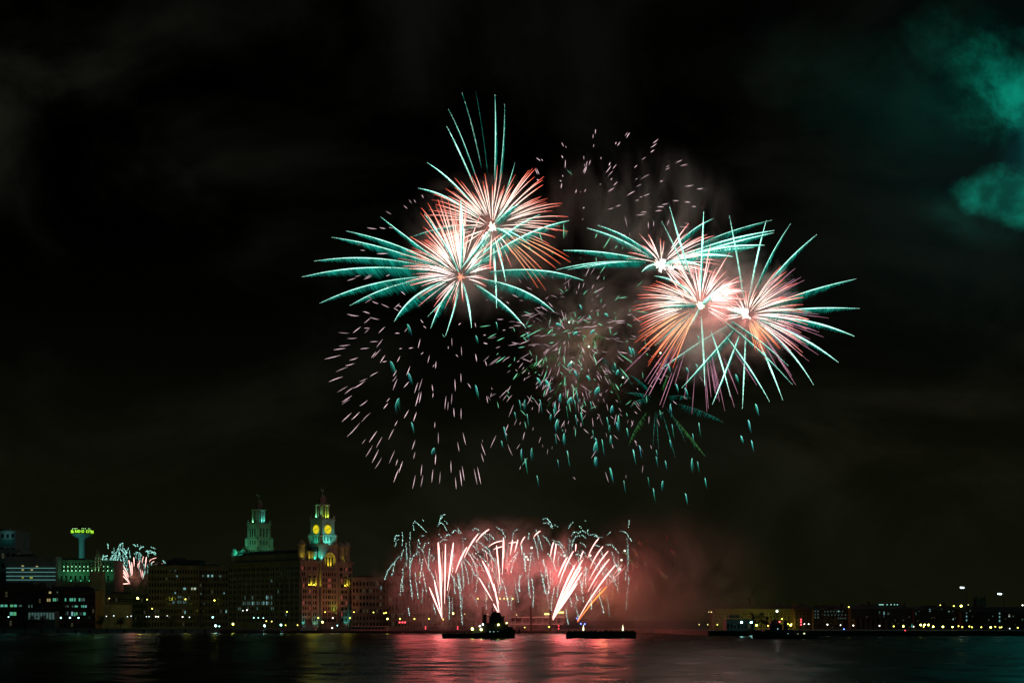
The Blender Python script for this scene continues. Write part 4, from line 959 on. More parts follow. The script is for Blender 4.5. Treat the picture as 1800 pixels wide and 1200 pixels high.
# ------------------------------------------------------------------ smoke (real volumes, lit by the lamps of the fireworks)
def smoke(name, label, px, py, D, rx, ry, rz, dens, scale, lo=.42, hi=.72, col=(.92, .9, .88), stretch=(1, 1, 1), flat=False):
    c = P(px, py, D)
    mb = MB(); mb.ball((0, 0, 0), 1.0, 20, 12)
    mb.v = [Vector((v.x * rx, v.y * ry, v.z * rz)) for v in mb.v]
    m = bpy.data.materials.new('smoke_' + str(int(px))); m.use_nodes = True
    t = NT(m.node_tree); t.n.clear()
    ob = t.add('ShaderNodeTexCoord').outputs['Object']
    rr = t.vmath('LENGTH', t.vmath('DIVIDE', ob, (rx, ry, rz)))
    n = t.noise(t.vmath('MULTIPLY', ob, stretch), scale, 6, .60, .9)
    d = t.math('MULTIPLY', t.ramp(rr, .98, .35), t.ramp(n, lo, hi))
    d = t.math('MULTIPLY', d, dens)
    pv = t.add('ShaderNodeVolumeScatter'); pv.inputs['Color'].default_value = (*col, 1); t.l.new(d, pv.inputs['Density'])
    pv.inputs['Anisotropy'].default_value = 0.0
    o = t.add('ShaderNodeOutputMaterial'); t.l.new(pv.outputs[0], o.inputs['Volume'])
    ob_ = mb.build(name, m); ob_.location = c
    return tag(ob_, label, None, None, 'stuff')
smoke('smoke', 'billowing red lit smoke behind the row of ground fireworks', 890, 1025, 1112, 112, 44, 54, .075, .045, .42, .66)
smoke('smoke', 'brown red smoke bank drifting right of the ground fireworks', 1185, 1030, 1090, 88, 44, 66, .013, .02, .30, .74)
smoke('smoke', 'pink smoke round the two right hand bursts', 1250, 545, 1010, 66, 40, 58, .060, .035, .42, .68)
smoke('smoke', 'thin grey brown smoke between the bursts', 1030, 590, 1025, 55, 40, 62, .035, .04, .42, .7)
smoke('smoke', 'faint dark red smoke behind the two left hand bursts', 840, 430, 1020, 62, 40, 58, .026, .03, .36, .7)
smoke('smoke', 'faint wind blown smoke above the gap between bursts', 1120, 370, 1030, 80, 40, 55, .018, .03, .42, .72, stretch=(1.6, 1, .6))
RED = (1, .115, .12)
FW = {}
def shell_light(px, py, D, col, watts, rad, parent=None):
    p = P(px, py, D)
    o = lamp_light('shell_light', p, col, watts, rad)
    if parent: o.parent = parent; o.location = p - parent.location
    return o

# ------------------------------------------------------------------ fireworks
RND = random.Random(5)
def lerp(a, b, t): return a + (b - a) * t
def quad(p0, pm, p1, t):                              # curve through pm at its middle
    cxx = 2 * pm[0] - .5 * (p0[0] + p1[0]); cyy = 2 * pm[1] - .5 * (p0[1] + p1[1])
    return ((1-t)**2 * p0[0] + 2*(1-t)*t*cxx + t*t*p1[0], (1-t)**2 * p0[1] + 2*(1-t)*t*cyy + t*t*p1[1])
def comet(root, c, D, tip, mid=None, w=2.6, feather=11.0, t0=.22, bright=1.0, R_=260, dotted=False, green=0.0, name='comet_tail'):
    """a teal comet: bright head line with hairs of falling sparks below it"""
    mb = MB(); L = math.hypot(tip[0] - c[0], tip[1] - c[1])
    if mid is None: mid = ((c[0] + tip[0]) / 2, (c[1] + tip[1]) / 2 - L * .035)
    dD = RND.choice((-1, 1)) * math.sqrt(max(0, R_ ** 2 - L ** 2)) * D / F * RND.uniform(.3, .8)
    N = 22; pts, rad, cols = [], [], []
    px2 = D / F / 2
    for i in range(N + 1):
        t = lerp(t0, 1, i / N); x, y = quad(c, mid, tip, t)
        pts.append(P(x, y, D + dD * t))
        prof = min(1, (1 - t) / .35 + .10) * min(1, (t - t0) / .12 + .25)
        rad.append(max(.25, .70 * w * prof) * px2)
        wht = min(1, max(0, (t - .3) / .4)); hot = lerp(.9, 1.5, wht) * bright
        base = (.62, 1.35, 1.10) if green < .5 else (.35, 1.5, .6)
        fl = RND.uniform(.75, 1.15); cols.append(tuple(v * fl * hot * lerp(.45, 1, min(1, (t - t0) / .3)) for v in base))
    mb.tube(pts, [v * (.45 if dotted else 1) for v in rad], [tuple(v * (.16 if dotted else 1) for v in c_) for c_ in cols], n=5)
    nh = int(L * (1 - t0) * 1.3)
    for k in range(nh):
        t = lerp(t0, .985, (k + RND.random()) / nh); x, y = quad(c, mid, tip, t); x2, y2 = quad(c, mid, tip, t - .02)
        bx, by = x2 - x, y2 - y; q = math.hypot(bx, by) or 1
        prof = min(1, (1 - t) / .45) ** .8 * min(1, (t - t0) / .16 + .15)
        ln = 1.5 * feather * prof * RND.uniform(.55, 1.1)
        dx, dy = bx / q * .55 + .16 + RND.uniform(-.06, .06), by / q * .35 + .92
        d0 = D + dD * t + RND.uniform(-1.2, 1.2)
        a = P(x, y + RND.uniform(-.2, .6), d0); e = P(x + dx * ln, y + dy * ln, d0 + RND.uniform(-1, 1))
        f = bright * RND.uniform(.35, 1.15) * (.78 + .22 * math.sin(t * 31 + tip[0]) + .18 * math.sin(t * 67 + tip[1])) * lerp(.55, 1, min(1, (t - t0) / .35))
        if dotted and RND.random() < .5: continue
        if dotted: ln *= .6
        c0 = (.012 * f, .52 * f, .38 * f) if green < .5 else (.10 * f, .42 * f, .10 * f)
        c1 = tuple(v * .12 for v in c0)
        mb.tube([a, a.lerp(e, .6), e], [.75 * px2, .6 * px2, .12 * px2], [c0, tuple(v * .62 for v in c0), c1], n=3, caps=False)
    return mb.build(name, FIRE, root, world=True)
def ember(root, c, D, ang, L, w=1.7, t0=.1, droop=.10, hot=1.0, hue=0, R_=140, name='ember_tail', store=None, jit=0):
    """a thin red gold trail; ang in degrees in the picture plane, L its length in photograph pixels"""
    a = R(ang); tip = (c[0] + L * math.cos(a), c[1] - L * math.sin(a) + droop * L * .9)
    mid = (c[0] + .53 * L * math.cos(a), c[1] - .53 * L * math.sin(a) - droop * L * .02)
    if jit: c = (c[0] + RND.uniform(-jit, jit), c[1] + RND.uniform(-jit, jit))
    dD = RND.choice((-1, 1)) * math.sqrt(max(0, R_ ** 2 - L ** 2)) * D / F * RND.uniform(.4, 1)
    mb = store or MB(); N = 13; pts, rad, cols = [], [], []; px2 = D / F / 2
    for i in range(N + 1):
        t = lerp(t0, 1, i / N); x, y = quad(c, mid, tip, t); pts.append(P(x, y, D + dD * t))
        rad.append(max(.3, .72 * w * min(1, (1 - t) / .3 + .3) * min(1, (t - t0) / .25 + .25)) * px2)
        if hue == 0:   near, far = (2.6, 2.0, 1.7), (1.55, .22, .13)
        elif hue == 1: near, far = (2.9, 2.2, 2.05), (1.8, .50, .42)
        elif hue == 2: near, far = (.55, .30, .42), (.80, .34, .50)
        else:          near, far = (1.9, .95, .50), (1.35, .20, .08)
        q = min(1, max(0, (t - .42) / .5)); fl = RND.uniform(.72, 1.18); cols.append(tuple(lerp(n_, f_, q) * hot * fl for n_, f_ in zip(near, far)))
    mb.tube(pts, rad, cols, n=4)
    if store is None: mb.build(name, FIRE, root, world=True)
def core(root, c, D, r_, n=26, hot=4.0, ang=(0, 360), w=2.4, col=(1, .92, .8)):
    mb = MB(); px2 = D / F / 2
    p0 = P(c[0], c[1], D)
    m_ = D / F
    ico = MB(); mb.ball(p0, r_ * .34 * m_, 8, 6); mb.c = [tuple(v * hot for v in col)] * len(mb.v)
    for k in range(n):
        a = R(RND.uniform(*ang)); L = r_ * RND.uniform(.5, 1.25) * m_; el = RND.uniform(-.7, .7)
        e = p0 + Vector((math.cos(a) * math.cos(el), math.sin(el), math.sin(a) * math.cos(el))) * L
        cc = tuple(v * hot for v in col)
        mb.tube([p0, p0.lerp(e, .55), e], [w * px2, w * .9 * px2, w * .15 * px2], [cc, cc, tuple(v * .5 for v in cc)], n=4)
    mb.build('bursting_core', FIRE, root, world=True)
def burst(label, c, D, group='aerial shell bursts of red and teal'):
    r = thing('firework_burst', label, 'firework', P(c[0], c[1], D), 0, group)
    return r
def fan(root, c, D, sectors, R_=140, **kw):
    for a0, a1, n, l0, l1, hue in sectors:
        for k in range(n):
            a = lerp(a0, a1, (k + RND.uniform(-.2, 1.2)) / n)
            if k % 5 == 4: continue
            ember(root, c, D, a, RND.uniform(l0, l1), RND.uniform(1.3, 2.3), RND.uniform(.10, .42), RND.uniform(.06, .14), RND.uniform(.7, 1.15), hue, R_, jit=2.5, **kw)

# A: upper left burst
cA, DA = (865, 400), 1012.0
A = burst('upper left burst with tall teal comets shooting straight up', cA, DA)
for tip, mid, w, fe, t0, br in [((785,222),(818,290),3.0,5,.3,1.2), ((788,192),(824,275),2.4,8,.3,.9), ((812,163),(840,265),2.0,9,.38,.75), ((870,166),(871,270),3.0,12,.3,1.0),
        ((887,183),(882,285),1.8,11,.3,.7), ((751,286),(805,330),3.2,5,.15,1.4), ((735,331),(795,352),3.0,6,.15,1.3), ((905,286),(890,335),1.6,6,.35,.6),
        ((894,361),(882,372),4,12,.1,1.0), ((912,360),(892,372),4,13,.1,1.0), ((722,417),(795,398),1.6,9,.2,.6), ((873,542),(870,470),4,6,.15,1.3), ((889,495),(879,450),3.4,5,.2,1.1),
        ((820,482),(845,438),6,9,.05,1.5), ((812,470),(841,432),4,10,.08,1.2), ((835,482),(852,440),5,8,.08,1.2), ((902,418),(884,405),4,9,.15,1.2), ((930,428),(898,408),2.6,7,.2,1)]:
    comet(A, cA, DA, tip, mid, w, fe, t0, br)
comet(A, cA, DA, (836,160), (853,270), 1.5, 9, .36, .6, dotted=True)
fan(A, cA, DA, [(62,122,28,70,122,0),(20,62,20,95,140,0),(-12,20,10,95,140,0),(-50,-12,9,105,150,3),(122,168,22,75,130,0),(168,215,10,60,110,0),(-100,-50,8,55,95,0)], 150)
core(A, cA, DA, 10, 20, 3); core(A, (857, 412), DA, 13, 12, 3, (200, 260))
# B: lower left burst
cB, DB = (810, 487), 986.0
B = burst('lower left burst with broad drooping teal feathers spreading left', cB, DB)
for tip, mid, w, fe, t0, br in [((669,381),(735,432),2.6,10,.15,1), ((609,406),(712,437),2.6,13,.2,1), ((583,417),(695,442),2.6,13,.2,1), ((552,459),(680,456),2.8,13,.22,1), ((530,487),(668,470),2.8,15,.2,1.05),
        ((562,533),(680,494),2.8,12,.2,1), ((615,537),(708,498),2.8,14,.18,1), ((693,565),(738,515),3.4,17,.15,1.1), ((757,577),(780,525),3.4,15,.15,1.1), ((783,590),(800,535),3.0,5,.18,1),
        ((752,556),(785,520),1.8,4,.2,.8), ((829,576),(822,528),4.4,5,.12,1.3), ((924,576),(872,524),3.4,10,.18,1.2), ((974,548),(905,505),3.2,13,.18,1.1), ((1026,493),(928,474),2.8,15,.2,1),
        ((1000,388),(910,420),3.4,15,.16,1.25), ((950,377),(885,415),3.2,13,.16,1.2), ((810,352),(812,420),7,8,.1,1.5), ((746,376),(782,430),4,6,.12,1.3), ((781,420),(795,452),4,6,.1,1.1), ((868,455),(838,465),3,8,.15,1)]:
    comet(B, cB, DB, tip, mid, w, fe, t0, br)
fan(B, cB, DB, [(85,128,36,95,160,0),(128,160,23,85,125,0),(160,190,13,60,108,1),(190,235,12,40,88,1),(235,275,6,40,70,0),(45,85,12,70,130,0),(-15,45,9,35,65,1)], 160)
core(B, cB, DB, 9, 18, 1.3, (0, 360), 1.8, (1, .35, .22))
# C: small upper right burst
cC, DC = (1163, 465), 1016.0
C = burst('pale hot burst with teal wings left and right above the pink ones', cC, DC)
for tip, mid, w, fe, t0, br in [((1032,401),(1098,425),3.2,9,.12,1.1), ((1050,396),(1110,422),2.6,9,.15,.95), ((990,440),(1078,446),2.8,10,.15,1), ((978,474),(1070,460),2.2,9,.15,.9), ((998,474),(1082,461),2.2,9,.2,.9),
        ((1028,471),(1095,460),2.2,9,.2,.9), ((1128,478),(1144,466),4,9,.05,1.2), ((1254,384),(1205,415),2.4,10,.3,.8), ((1357,387),(1255,418),1.8,10,.3,.7), ((1361,405),(1258,428),3.4,11,.12,1.3),
        ((1360,409),(1260,434),3.4,12,.12,1.2), ((1344,431),(1255,438),4.4,13,.08,1.5), ((1326,435),(1245,444),4.4,13,.08,1.5), ((1288,451),(1225,449),5,12,.05,1.6), ((1235,468),(1200,460),5,9,.05,1.5)]:
    comet(C, cC, DC, tip, mid, w, fe, t0, br)
fan(C, cC, DC, [(78,100,3,45,62,0),(108,140,8,40,75,1),(15,60,16,60,120,1),(-10,15,14,60,110,1),(-60,-10,12,40,90,1),(140,165,4,40,70,0)], 130)
core(C, cC, DC, 14, 26, 5); core(C, (1180, 466), DC, 22, 16, 3.5, (-25, 30), 2.4)
# D: right burst, pink with red left half
cD, DD = (1231, 537), 992.0
D_ = burst('large pink red burst with yellow core and long purple rays falling', cD, DD)
for tip, mid, w, fe, t0, br in [((1177,363),(1203,450),4,4,.3,1.3), ((1163,389),(1198,460),3,4,.35,1), ((1237,372),(1234,455),4.6,6,.12,1.6), ((1393,676),(1315,598),2,6,.2,.8), ((1353,706),(1300,622),3,6,.3,1.1),
        ((1284,697),(1260,612),3.4,4,.3,1.2), ((1239,678),(1236,610),4,4,.12,1.4), ((1152,607),(1195,568),2,8,.25,.8), ((1155,533),(1192,530),3,9,.1,.9), ((1160,540),(1195,537),2.5,7,.1,.8), ((1208,580),(1222,556),3.4,7,.1,1),
        ((1310,512),(1268,516),9,9,.06,2.0), ((1285,498),(1258,514),8,8,.06,2.0), ((1150,485),(1195,500),3.2,7,.2,1.1), ((1386,643),(1310,580),2,7,.3,.8)]:
    comet(D_, cD, DD, tip, mid, w, fe, t0, br, 220)
fan(D_, cD, DD, [(150,200,22,90,122,0),(200,245,22,95,135,3),(60,118,22,60,120,1),(118,150,10,60,105,0),(20,60,12,55,90,1),(-40,20,10,45,75,1)], 140)
for k in range(26): ember(D_, cD, DD, RND.uniform(218, 312), RND.uniform(140, 185), 1.5, RND.uniform(.5, .68), .05, RND.uniform(.55, 1.0), 2, 190, 'purple_ray')
core(D_, cD, DD, 8, 24, 4.5, (0, 360), 2.2, (1, 1, .7)); fan(D_, (1240, 530), DD, [(2, 44, 46, 35, 85, 1), (4, 36, 34, 25, 62, 1)], 100)
fan(D_, (1258, 520), DD, [(-5, 60, 26, 14, 42, 1)], 60)
# E: right most burst
cE, DE = (1312, 555), 1005.0
E = burst('rightmost burst throwing long teal comets out to the right', cE, DE)
for tip, mid, w, fe, t0, br in [((1282,379),(1298,465),3,4,.15,1.2), ((1347,387),(1327,470),3.6,7,.15,1.3), ((1390,393),(1346,468),2.2,8,.22,.85), ((1436,412),(1368,477),2.8,10,.2,1.05), ((1505,490),(1402,518),2.6,11,.22,1),
        ((1511,542),(1408,543),2.8,11,.22,1.05), ((1502,591),(1412,563),3.6,9,.12,1.3), ((1474,637),(1398,588),3.6,7,.12,1.3), ((1430,676),(1375,603),3.4,5,.15,1.2), ((1376,703),(1345,625),4,4,.2,1.3),
        ((1305,718),(1309,632),3.4,5,.2,1.2), ((1252,711),(1286,625),3.6,6,.22,1.2), ((1198,682),(1258,615),2.8,9,.2,1), ((1161,649),(1240,595),2.4,10,.18,.9), ((1268,540),(1290,545),6,8,.05,1.6)]:
    comet(E, cE, DE, tip, mid, w, fe, t0, br, 220)
fan(E, cE, DE, [(-35,10,22,80,118,1),(10,60,24,75,115,0),(60,105,10,45,80,0),(-75,-35,16,50,80,3),(105,170,10,30,60,1),(170,200,5,30,50,1)], 130)
for k in range(20): ember(E, cE, DE, RND.uniform(-58, 5), RND.uniform(95, 145), 1.3, RND.uniform(.3, .5), .06, RND.uniform(.6, 1), 2, 150, 'purple_ray')
for k in range(16): ember(E, cE, DE, RND.uniform(12, 60), RND.uniform(85, 125), 1.3, RND.uniform(.35, .5), .05, RND.uniform(.6, 1), 2, 150, 'purple_ray')
core(E, cE, DE, 10, 20, 4, (0, 360), 2.0); core(E, (1310, 548), DE, 18, 12, 3, (120, 190), 2.4)

# showers of drifting sparks
def spark(root, x, y, ang, L, D, col, w=1.6, bend=.0, store=None, name='spark'):
    a = R(ang); px2 = D / F / 2; mb = store or MB()
    p = [P(x + (q - .5) * L * math.cos(a), y - (q - .5) * L * math.sin(a) + bend * L * ((q - .5) ** 2 * 4 - .5), D + RND.uniform(-.5, .5)) for q in (0, .33, .66, 1)]
    mb.tube(p, [.2 * w * px2, .58 * w * px2, .55 * w * px2, .15 * w * px2], [tuple(v * .6 for v in col), col, col, tuple(v * .5 for v in col)], n=4)
    if store is None: return mb.build(name, FIRE, root, world=True)
def shower(label, c, D, sparks, group='showers of drifting sparks'):
    r = thing('spark_shower', label, 'firework', P(c[0], c[1], D), 0, group)
    for s in sparks[:100]: spark(r, *s)
    if len(sparks) > 100:
        mb = MB()
        for s in sparks[100:]: spark(r, *s, store=mb)
        tag(mb.build('spark', FIRE, r, world=True), kind='stuff')
    return r
def PINK(f=1):
    q = f * RND.uniform(.5, 1.5); return (.88 * q, .60 * q, .66 * q)
def GRN(f=1):
    q = f * RND.uniform(.6, 1.2); return (.26 * q, .90 * q, .50 * q)
def ring_sparks(c, rx, ry, n, a0, a1, q0, q1, D, f, drop, l0, l1, gap=0):
    out = []
    for k in range(n):
        a = RND.uniform(a0, a1); q = math.sqrt(RND.uniform(q0 * q0, q1 * q1)); ar = R(a)
        x, y = c[0] + rx * q * math.cos(ar), c[1] - ry * q * math.sin(ar)
        vx, vy = math.cos(ar) * q, math.sin(ar) * q - drop
        dirn = math.degrees(math.atan2(vy, vx)) 
        out.append((x, y, dirn, RND.uniform(l0, l1), D + RND.uniform(-60, 60) * (1.1 - q), PINK(f), RND.uniform(1.3, 1.9), RND.uniform(-.06, .06)))
    return out
def from_segments(segs, ox, oy, k, D, f, depth):
    out = []
    for x0, y0, x1, y1 in segs:
        x, y, L = ox + (x0 + x1) / 2 / k, oy + (y0 + y1) / 2 / k, max(2.5, math.hypot(x1 - x0, y1 - y0) / k)
        out.append((x, y, math.degrees(math.atan2(y0 - y1, x1 - x0)), L * 1.12, D + RND.uniform(-depth, depth), PINK(f), RND.uniform(1.35, 1.9), RND.uniform(-.05, .05)))
    return out
sh = from_segments([(145,98,212,102),(245,97,295,58),(322,66,358,66),(325,100,356,70),(425,98,465,58),(540,102,568,102),(206,140,268,136),(365,163,416,160),(410,198,450,145),(148,192,218,184),(110,218,186,208),(296,212,352,206),(48,283,150,258),(372,272,402,235),(384,272,434,217),(220,292,274,275),(435,306,466,258),(450,304,478,298),(553,302,572,265),(192,330,248,316),(127,370,202,340),(78,440,166,408),(364,404,414,375),(290,442,340,420),(250,488,322,442),(137,514,202,475),(188,524,246,482),(524,404,548,364),(520,440,548,402),(524,496,552,425),(620,394,642,338),(602,480,634,444),(676,518,698,450),(704,502,728,425),(682,612,706,524),(708,588,722,518),(168,584,232,542),(166,600,218,566),(292,612,342,576),(480,582,500,558),(458,630,486,596),(168,720,228,664),(235,708,286,658),(304,720,362,662),(205,826,286,738),(602,696,632,644),(668,716,688,658),(536,752,554,718),(494,844,528,776),(358,864,408,792),(408,900,446,832),(306,878,330,846),(334,966,378,894),(378,1008,420,925),(398,1052,442,980),(498,1010,534,928),(544,1028,556,988),(566,1076,590,1004),(530,1142,562,1058),(658,916,678,856),(668,982,678,938),(720,1098,726,1028),(720,1176,734,1102),(662,1190,680,1104),(796,1144,804,1062),(850,1156,856,1080),(932,1078,930,1004),(842,876,842,804),(816,764,818,728),(888,628,896,546),(908,638,912,584),(934,596,938,528),(954,686,950,630),(1002,700,1002,632),(1034,882,1016,806),(988,930,978,870),(1024,1130,1010,1040),(1006,1166,994,1066),(968,1194,962,1118),(1114,1158,1094,1058),(1140,1156,1118,1048),(1172,956,1144,880),(1160,1004,1144,948),(804,508,798,466),(802,552,806,522),(768,308,780,258),(822,348,826,302),(804,338,814,322),(700,204,714,146),(938,188,936,136),(912,210,912,196),(720,250,736,236),(636,208,662,204),(568,212,586,208),(718,8,736,30),(738,52,756,66),(984,44,1000,30),(966,252,980,268),(1004,200,1006,258),(958,430,962,505),(1000,390,1002,445),(1050,455,1070,485),(1104,250,1112,298),(1172,298,1182,330),(1182,545,1190,592),(1160,115,1175,115),(1162,170,1188,178),(1100,30,1106,60),(820,1020,824,955),(605,92,625,65)], 560, 560, 4.0, 1000, 1.15, 55) + from_segments([(365,850,440,862),(475,830,518,843),(483,910,525,875),(525,872,583,886),(605,778,655,802),(540,760,580,775),(490,768,535,740),(500,720,530,735),(690,805,722,825),(700,800,728,775),(720,785,745,800),(365,612,418,596),(418,586,453,576),(482,602,535,580),(490,590,530,570),(636,582,660,570),(740,688,768,712),(630,640,658,665),(875,755,890,776),(505,242,565,250),(592,240,630,248),(655,238,690,246),(636,126,670,146),(760,86,786,108),(795,44,816,70),(830,45,845,65),(886,10,898,32),(434,358,490,362),(456,398,486,402),(575,424,645,422)], 520, 340, 4.0, 1000, 1.0, 55)
sh.sort(key=lambda q: -q[3])
shower('wide ring of pink sparks falling below the lower left burst', (775, 640), 1000.0, sh)
su = from_segments([(692,150,690,190),(670,198,666,235),(675,295,671,320),(997,180,976,212),(1018,183,990,230),(890,272,882,294),(926,272,902,308),(368,278,385,313),(405,310,412,328),(1290,247,1243,283),(1275,288,1222,326),(1253,346,1220,371),(366,400,380,425),(404,447,400,520),(125,423,163,452),(172,434,187,453),(578,405,580,437),(744,415,744,436),(1173,416,1135,442),(612,456,600,505),(642,446,630,492),(585,480,590,505),(600,505,572,562),(608,508,583,572),(832,468,820,497),(890,488,857,529),(838,505,793,563),(858,548,816,593),(850,618,836,638),(900,654,862,690),(870,710,814,746),(1520,444,1465,470),(1568,484,1505,502),(1400,495,1365,513),(1402,518,1358,540),(1090,494,1063,517),(1207,580,1125,627),(1095,620,1073,630),(1133,674,1080,702),(1065,742,997,782),(1210,765,1150,790),(1135,795,1117,800),(1110,825,1075,832),(1336,642,1310,650),(1628,684,1550,697),(1720,716,1665,722),(1490,834,1433,832),(1600,848,1545,846),(1655,890,1615,888),(1386,860,1325,872),(1345,893,1285,890),(1325,926,1268,934),(1182,940,1122,946),(1165,963,1083,973),(1222,890,1208,893),(933,874,888,890),(860,904,808,916),(115,532,135,580),(127,528,153,582),(375,588,380,605),(350,638,365,650),(368,670,360,715),(500,760,510,725),(585,750,598,722),(545,745,550,753),(570,905,585,898),(560,1018,576,1003),(972,978,995,1085),(1198,1036,1198,1100),(1250,1030,1248,1080),(1398,1015,1376,1075),(1015,1140,1022,1175),(130,628,148,640),(735,678,742,672),(310,865,320,880),(205,930,215,935),(300,980,330,990),(955,1160,985,1165),(1545,1045,1585,1052),(1500,1082,1580,1088)], 920, 200, 5.453, 1035, 1.05, 45)
shower('scattered pink sparks high in the gap between left and right bursts', (1085, 395), 1035.0, su)
sm = []
for k in range(360):
    x, y = RND.gauss(1000, 76), RND.gauss(645, 88)
    if x < 845 or y > 845 or y < 470: continue
    ox, oy = ((1000, 585), (780, 620), (1180, 600))[RND.choice((0, 0, 0, 1, 2))]
    vx, vy = x - ox, oy - y; q = math.hypot(vx, vy) or 1; vx, vy = vx / q, vy / q - RND.uniform(.2, .9) * min(1, max(0, (y - 560) / 120))
    sm.append((x, y, math.degrees(math.atan2(vy, vx)) + RND.uniform(-12, 12), RND.choice((5, 7, 9, 12, 15, 19)) * RND.uniform(.8, 1.3), 1008 + RND.uniform(-50, 50), PINK(RND.uniform(.5, 1.1)), RND.uniform(1.0, 1.6), RND.uniform(-.08, .08)))
shower('tangled pink sparks in the middle between the bursts', (985, 640), 1008.0, sm)
sg = [(938, 585, 28, 37, 995, GRN(1.1), 2.4, 0), (853, 573, 8, 19, 995, GRN(), 2, 0), (865, 590, 28, 17, 995, GRN(), 2.2, 0), (880, 596, 25, 14, 995, GRN(), 2, 0), (880, 632, 35, 20, 995, GRN(), 2.2, 0), (920, 589, 25, 12, 995, GRN(), 2.2, 0),
      (917, 610, 10, 12, 995, GRN(), 2, 0), (896, 642, 45, 8, 995, GRN(), 2, 0), (906, 661, 55, 14, 995, GRN(1.2), 2.4, 0), (948, 637, 45, 18, 995, GRN(), 2.2, 0), (958, 660, 70, 22, 995, GRN(1.1), 2.4, 0), (957, 690, 75, 14, 995, GRN(), 2.2, 0),
      (992, 632, 92, 15, 995, GRN(), 2, 0), (993, 668, 90, 16, 995, GRN(), 2, 0), (997, 692, 92, 16, 995, GRN(), 1.8, 0), (1008, 692, 92, 22, 995, GRN(), 1.8, 0), (1046, 632, 108, 20, 995, GRN(1.2), 2.2, 0), (1100, 629, 145, 28, 995, GRN(1.1), 2.2, 0),
      (1098, 656, 130, 26, 995, GRN(1.2), 2.2, 0), (1085, 680, 122, 14, 995, GRN(), 2, 0), (966, 583, 50, 12, 995, GRN(), 2.4, 0), (970, 602, 8, 9, 995, GRN(), 2, 0), (928, 550, 158, 16, 995, GRN(), 2, 0), (931, 573, 20, 10, 995, GRN(), 2, 0),
      (1055, 570, 158, 9, 995, GRN(), 2, 0), (1095, 523, 8, 16, 995, GRN(), 2, 0), (1128, 548, 172, 22, 995, GRN(), 2, 0), (991, 405, 90, 28, 995, GRN(), 1.8, 0), (995, 408, 90, 12, 995, GRN(.8), 1.6, 0), (950, 415, 108, 24, 995, GRN(1.2), 2.2, 0),
      (932, 437, 122, 12, 995, GRN(), 2, 0), (1068, 425, 58, 28, 995, GRN(), 2, 0), (1062, 470, 55, 24, 995, GRN(), 1.8, 0), (1048, 414, 65, 10, 995, GRN(), 1.8, 0), (1083, 434, 50, 8, 995, GRN(), 1.8, 0), (1048, 456, 90, 8, 995, GRN(), 1.8, 0)]
for k in range(110): sg.append((RND.gauss(1015, 70), RND.gauss(620, 70), RND.uniform(20, 150), RND.choice((5, 8, 11, 16)) * RND.uniform(.8, 1.2), 995, GRN(.8), 1.6, 0))
shower('short bright green sparks darting through the middle of the display', (1000, 600), 995.0, sg)
# teal drops: falling stars with a fan of hairs below the head
def drop(root, x, y, L, D, wide, lean, f=1.0):
    f *= 1.45; L *= 1.1
    mb = MB(); px2 = D / F / 2; n = 7 + int(wide * 1.5); sd = 1 if lean >= 0 else -1
    for k in range(n):
        q = (k + RND.random()) / n                    # along the star's short bright path
        x0 = x + sd * (q - .5) * wide * .9; y0 = y + (q ** 1.8) * L * .42
        ln = L * RND.uniform(.25, .75) * (1 - q * .35)
        c0 = tuple(v * f * RND.uniform(.35, 1.0) for v in (.05, .62, .50)); dd = RND.uniform(-1.5, 1.5)
        mb.tube([P(x0, y0, D + dd), P(x0 + .06 * ln, y0 + ln * .45, D + dd), P(x0 + .18 * ln, y0 + ln, D + dd)], [.55 * px2, .42 * px2, .1 * px2], [c0, tuple(v * .5 for v in c0), tuple(v * .06 for v in c0)], n=3)
    pts = [(x + sd * (q - .5) * wide * .9, y + (q ** 1.8) * L * .42 - .4) for q in (0, .25, .5, .75, 1)]
    mb.tube([P(px_, py_, D) for px_, py_ in pts], [.3 * px2, .85 * px2, .9 * px2, .6 * px2, .15 * px2], [tuple(v * f * g for v in (.45, 1.25, 1.05)) for g in (.7, 1, .9, .6, .3)], n=4)
    return mb.build('falling_star', FIRE, root, world=True)
r = thing('spark_shower', 'teal falling stars with short hairy tails scattered below the bursts', 'firework', P(1000, 690, 1000), 0, 'showers of drifting sparks')
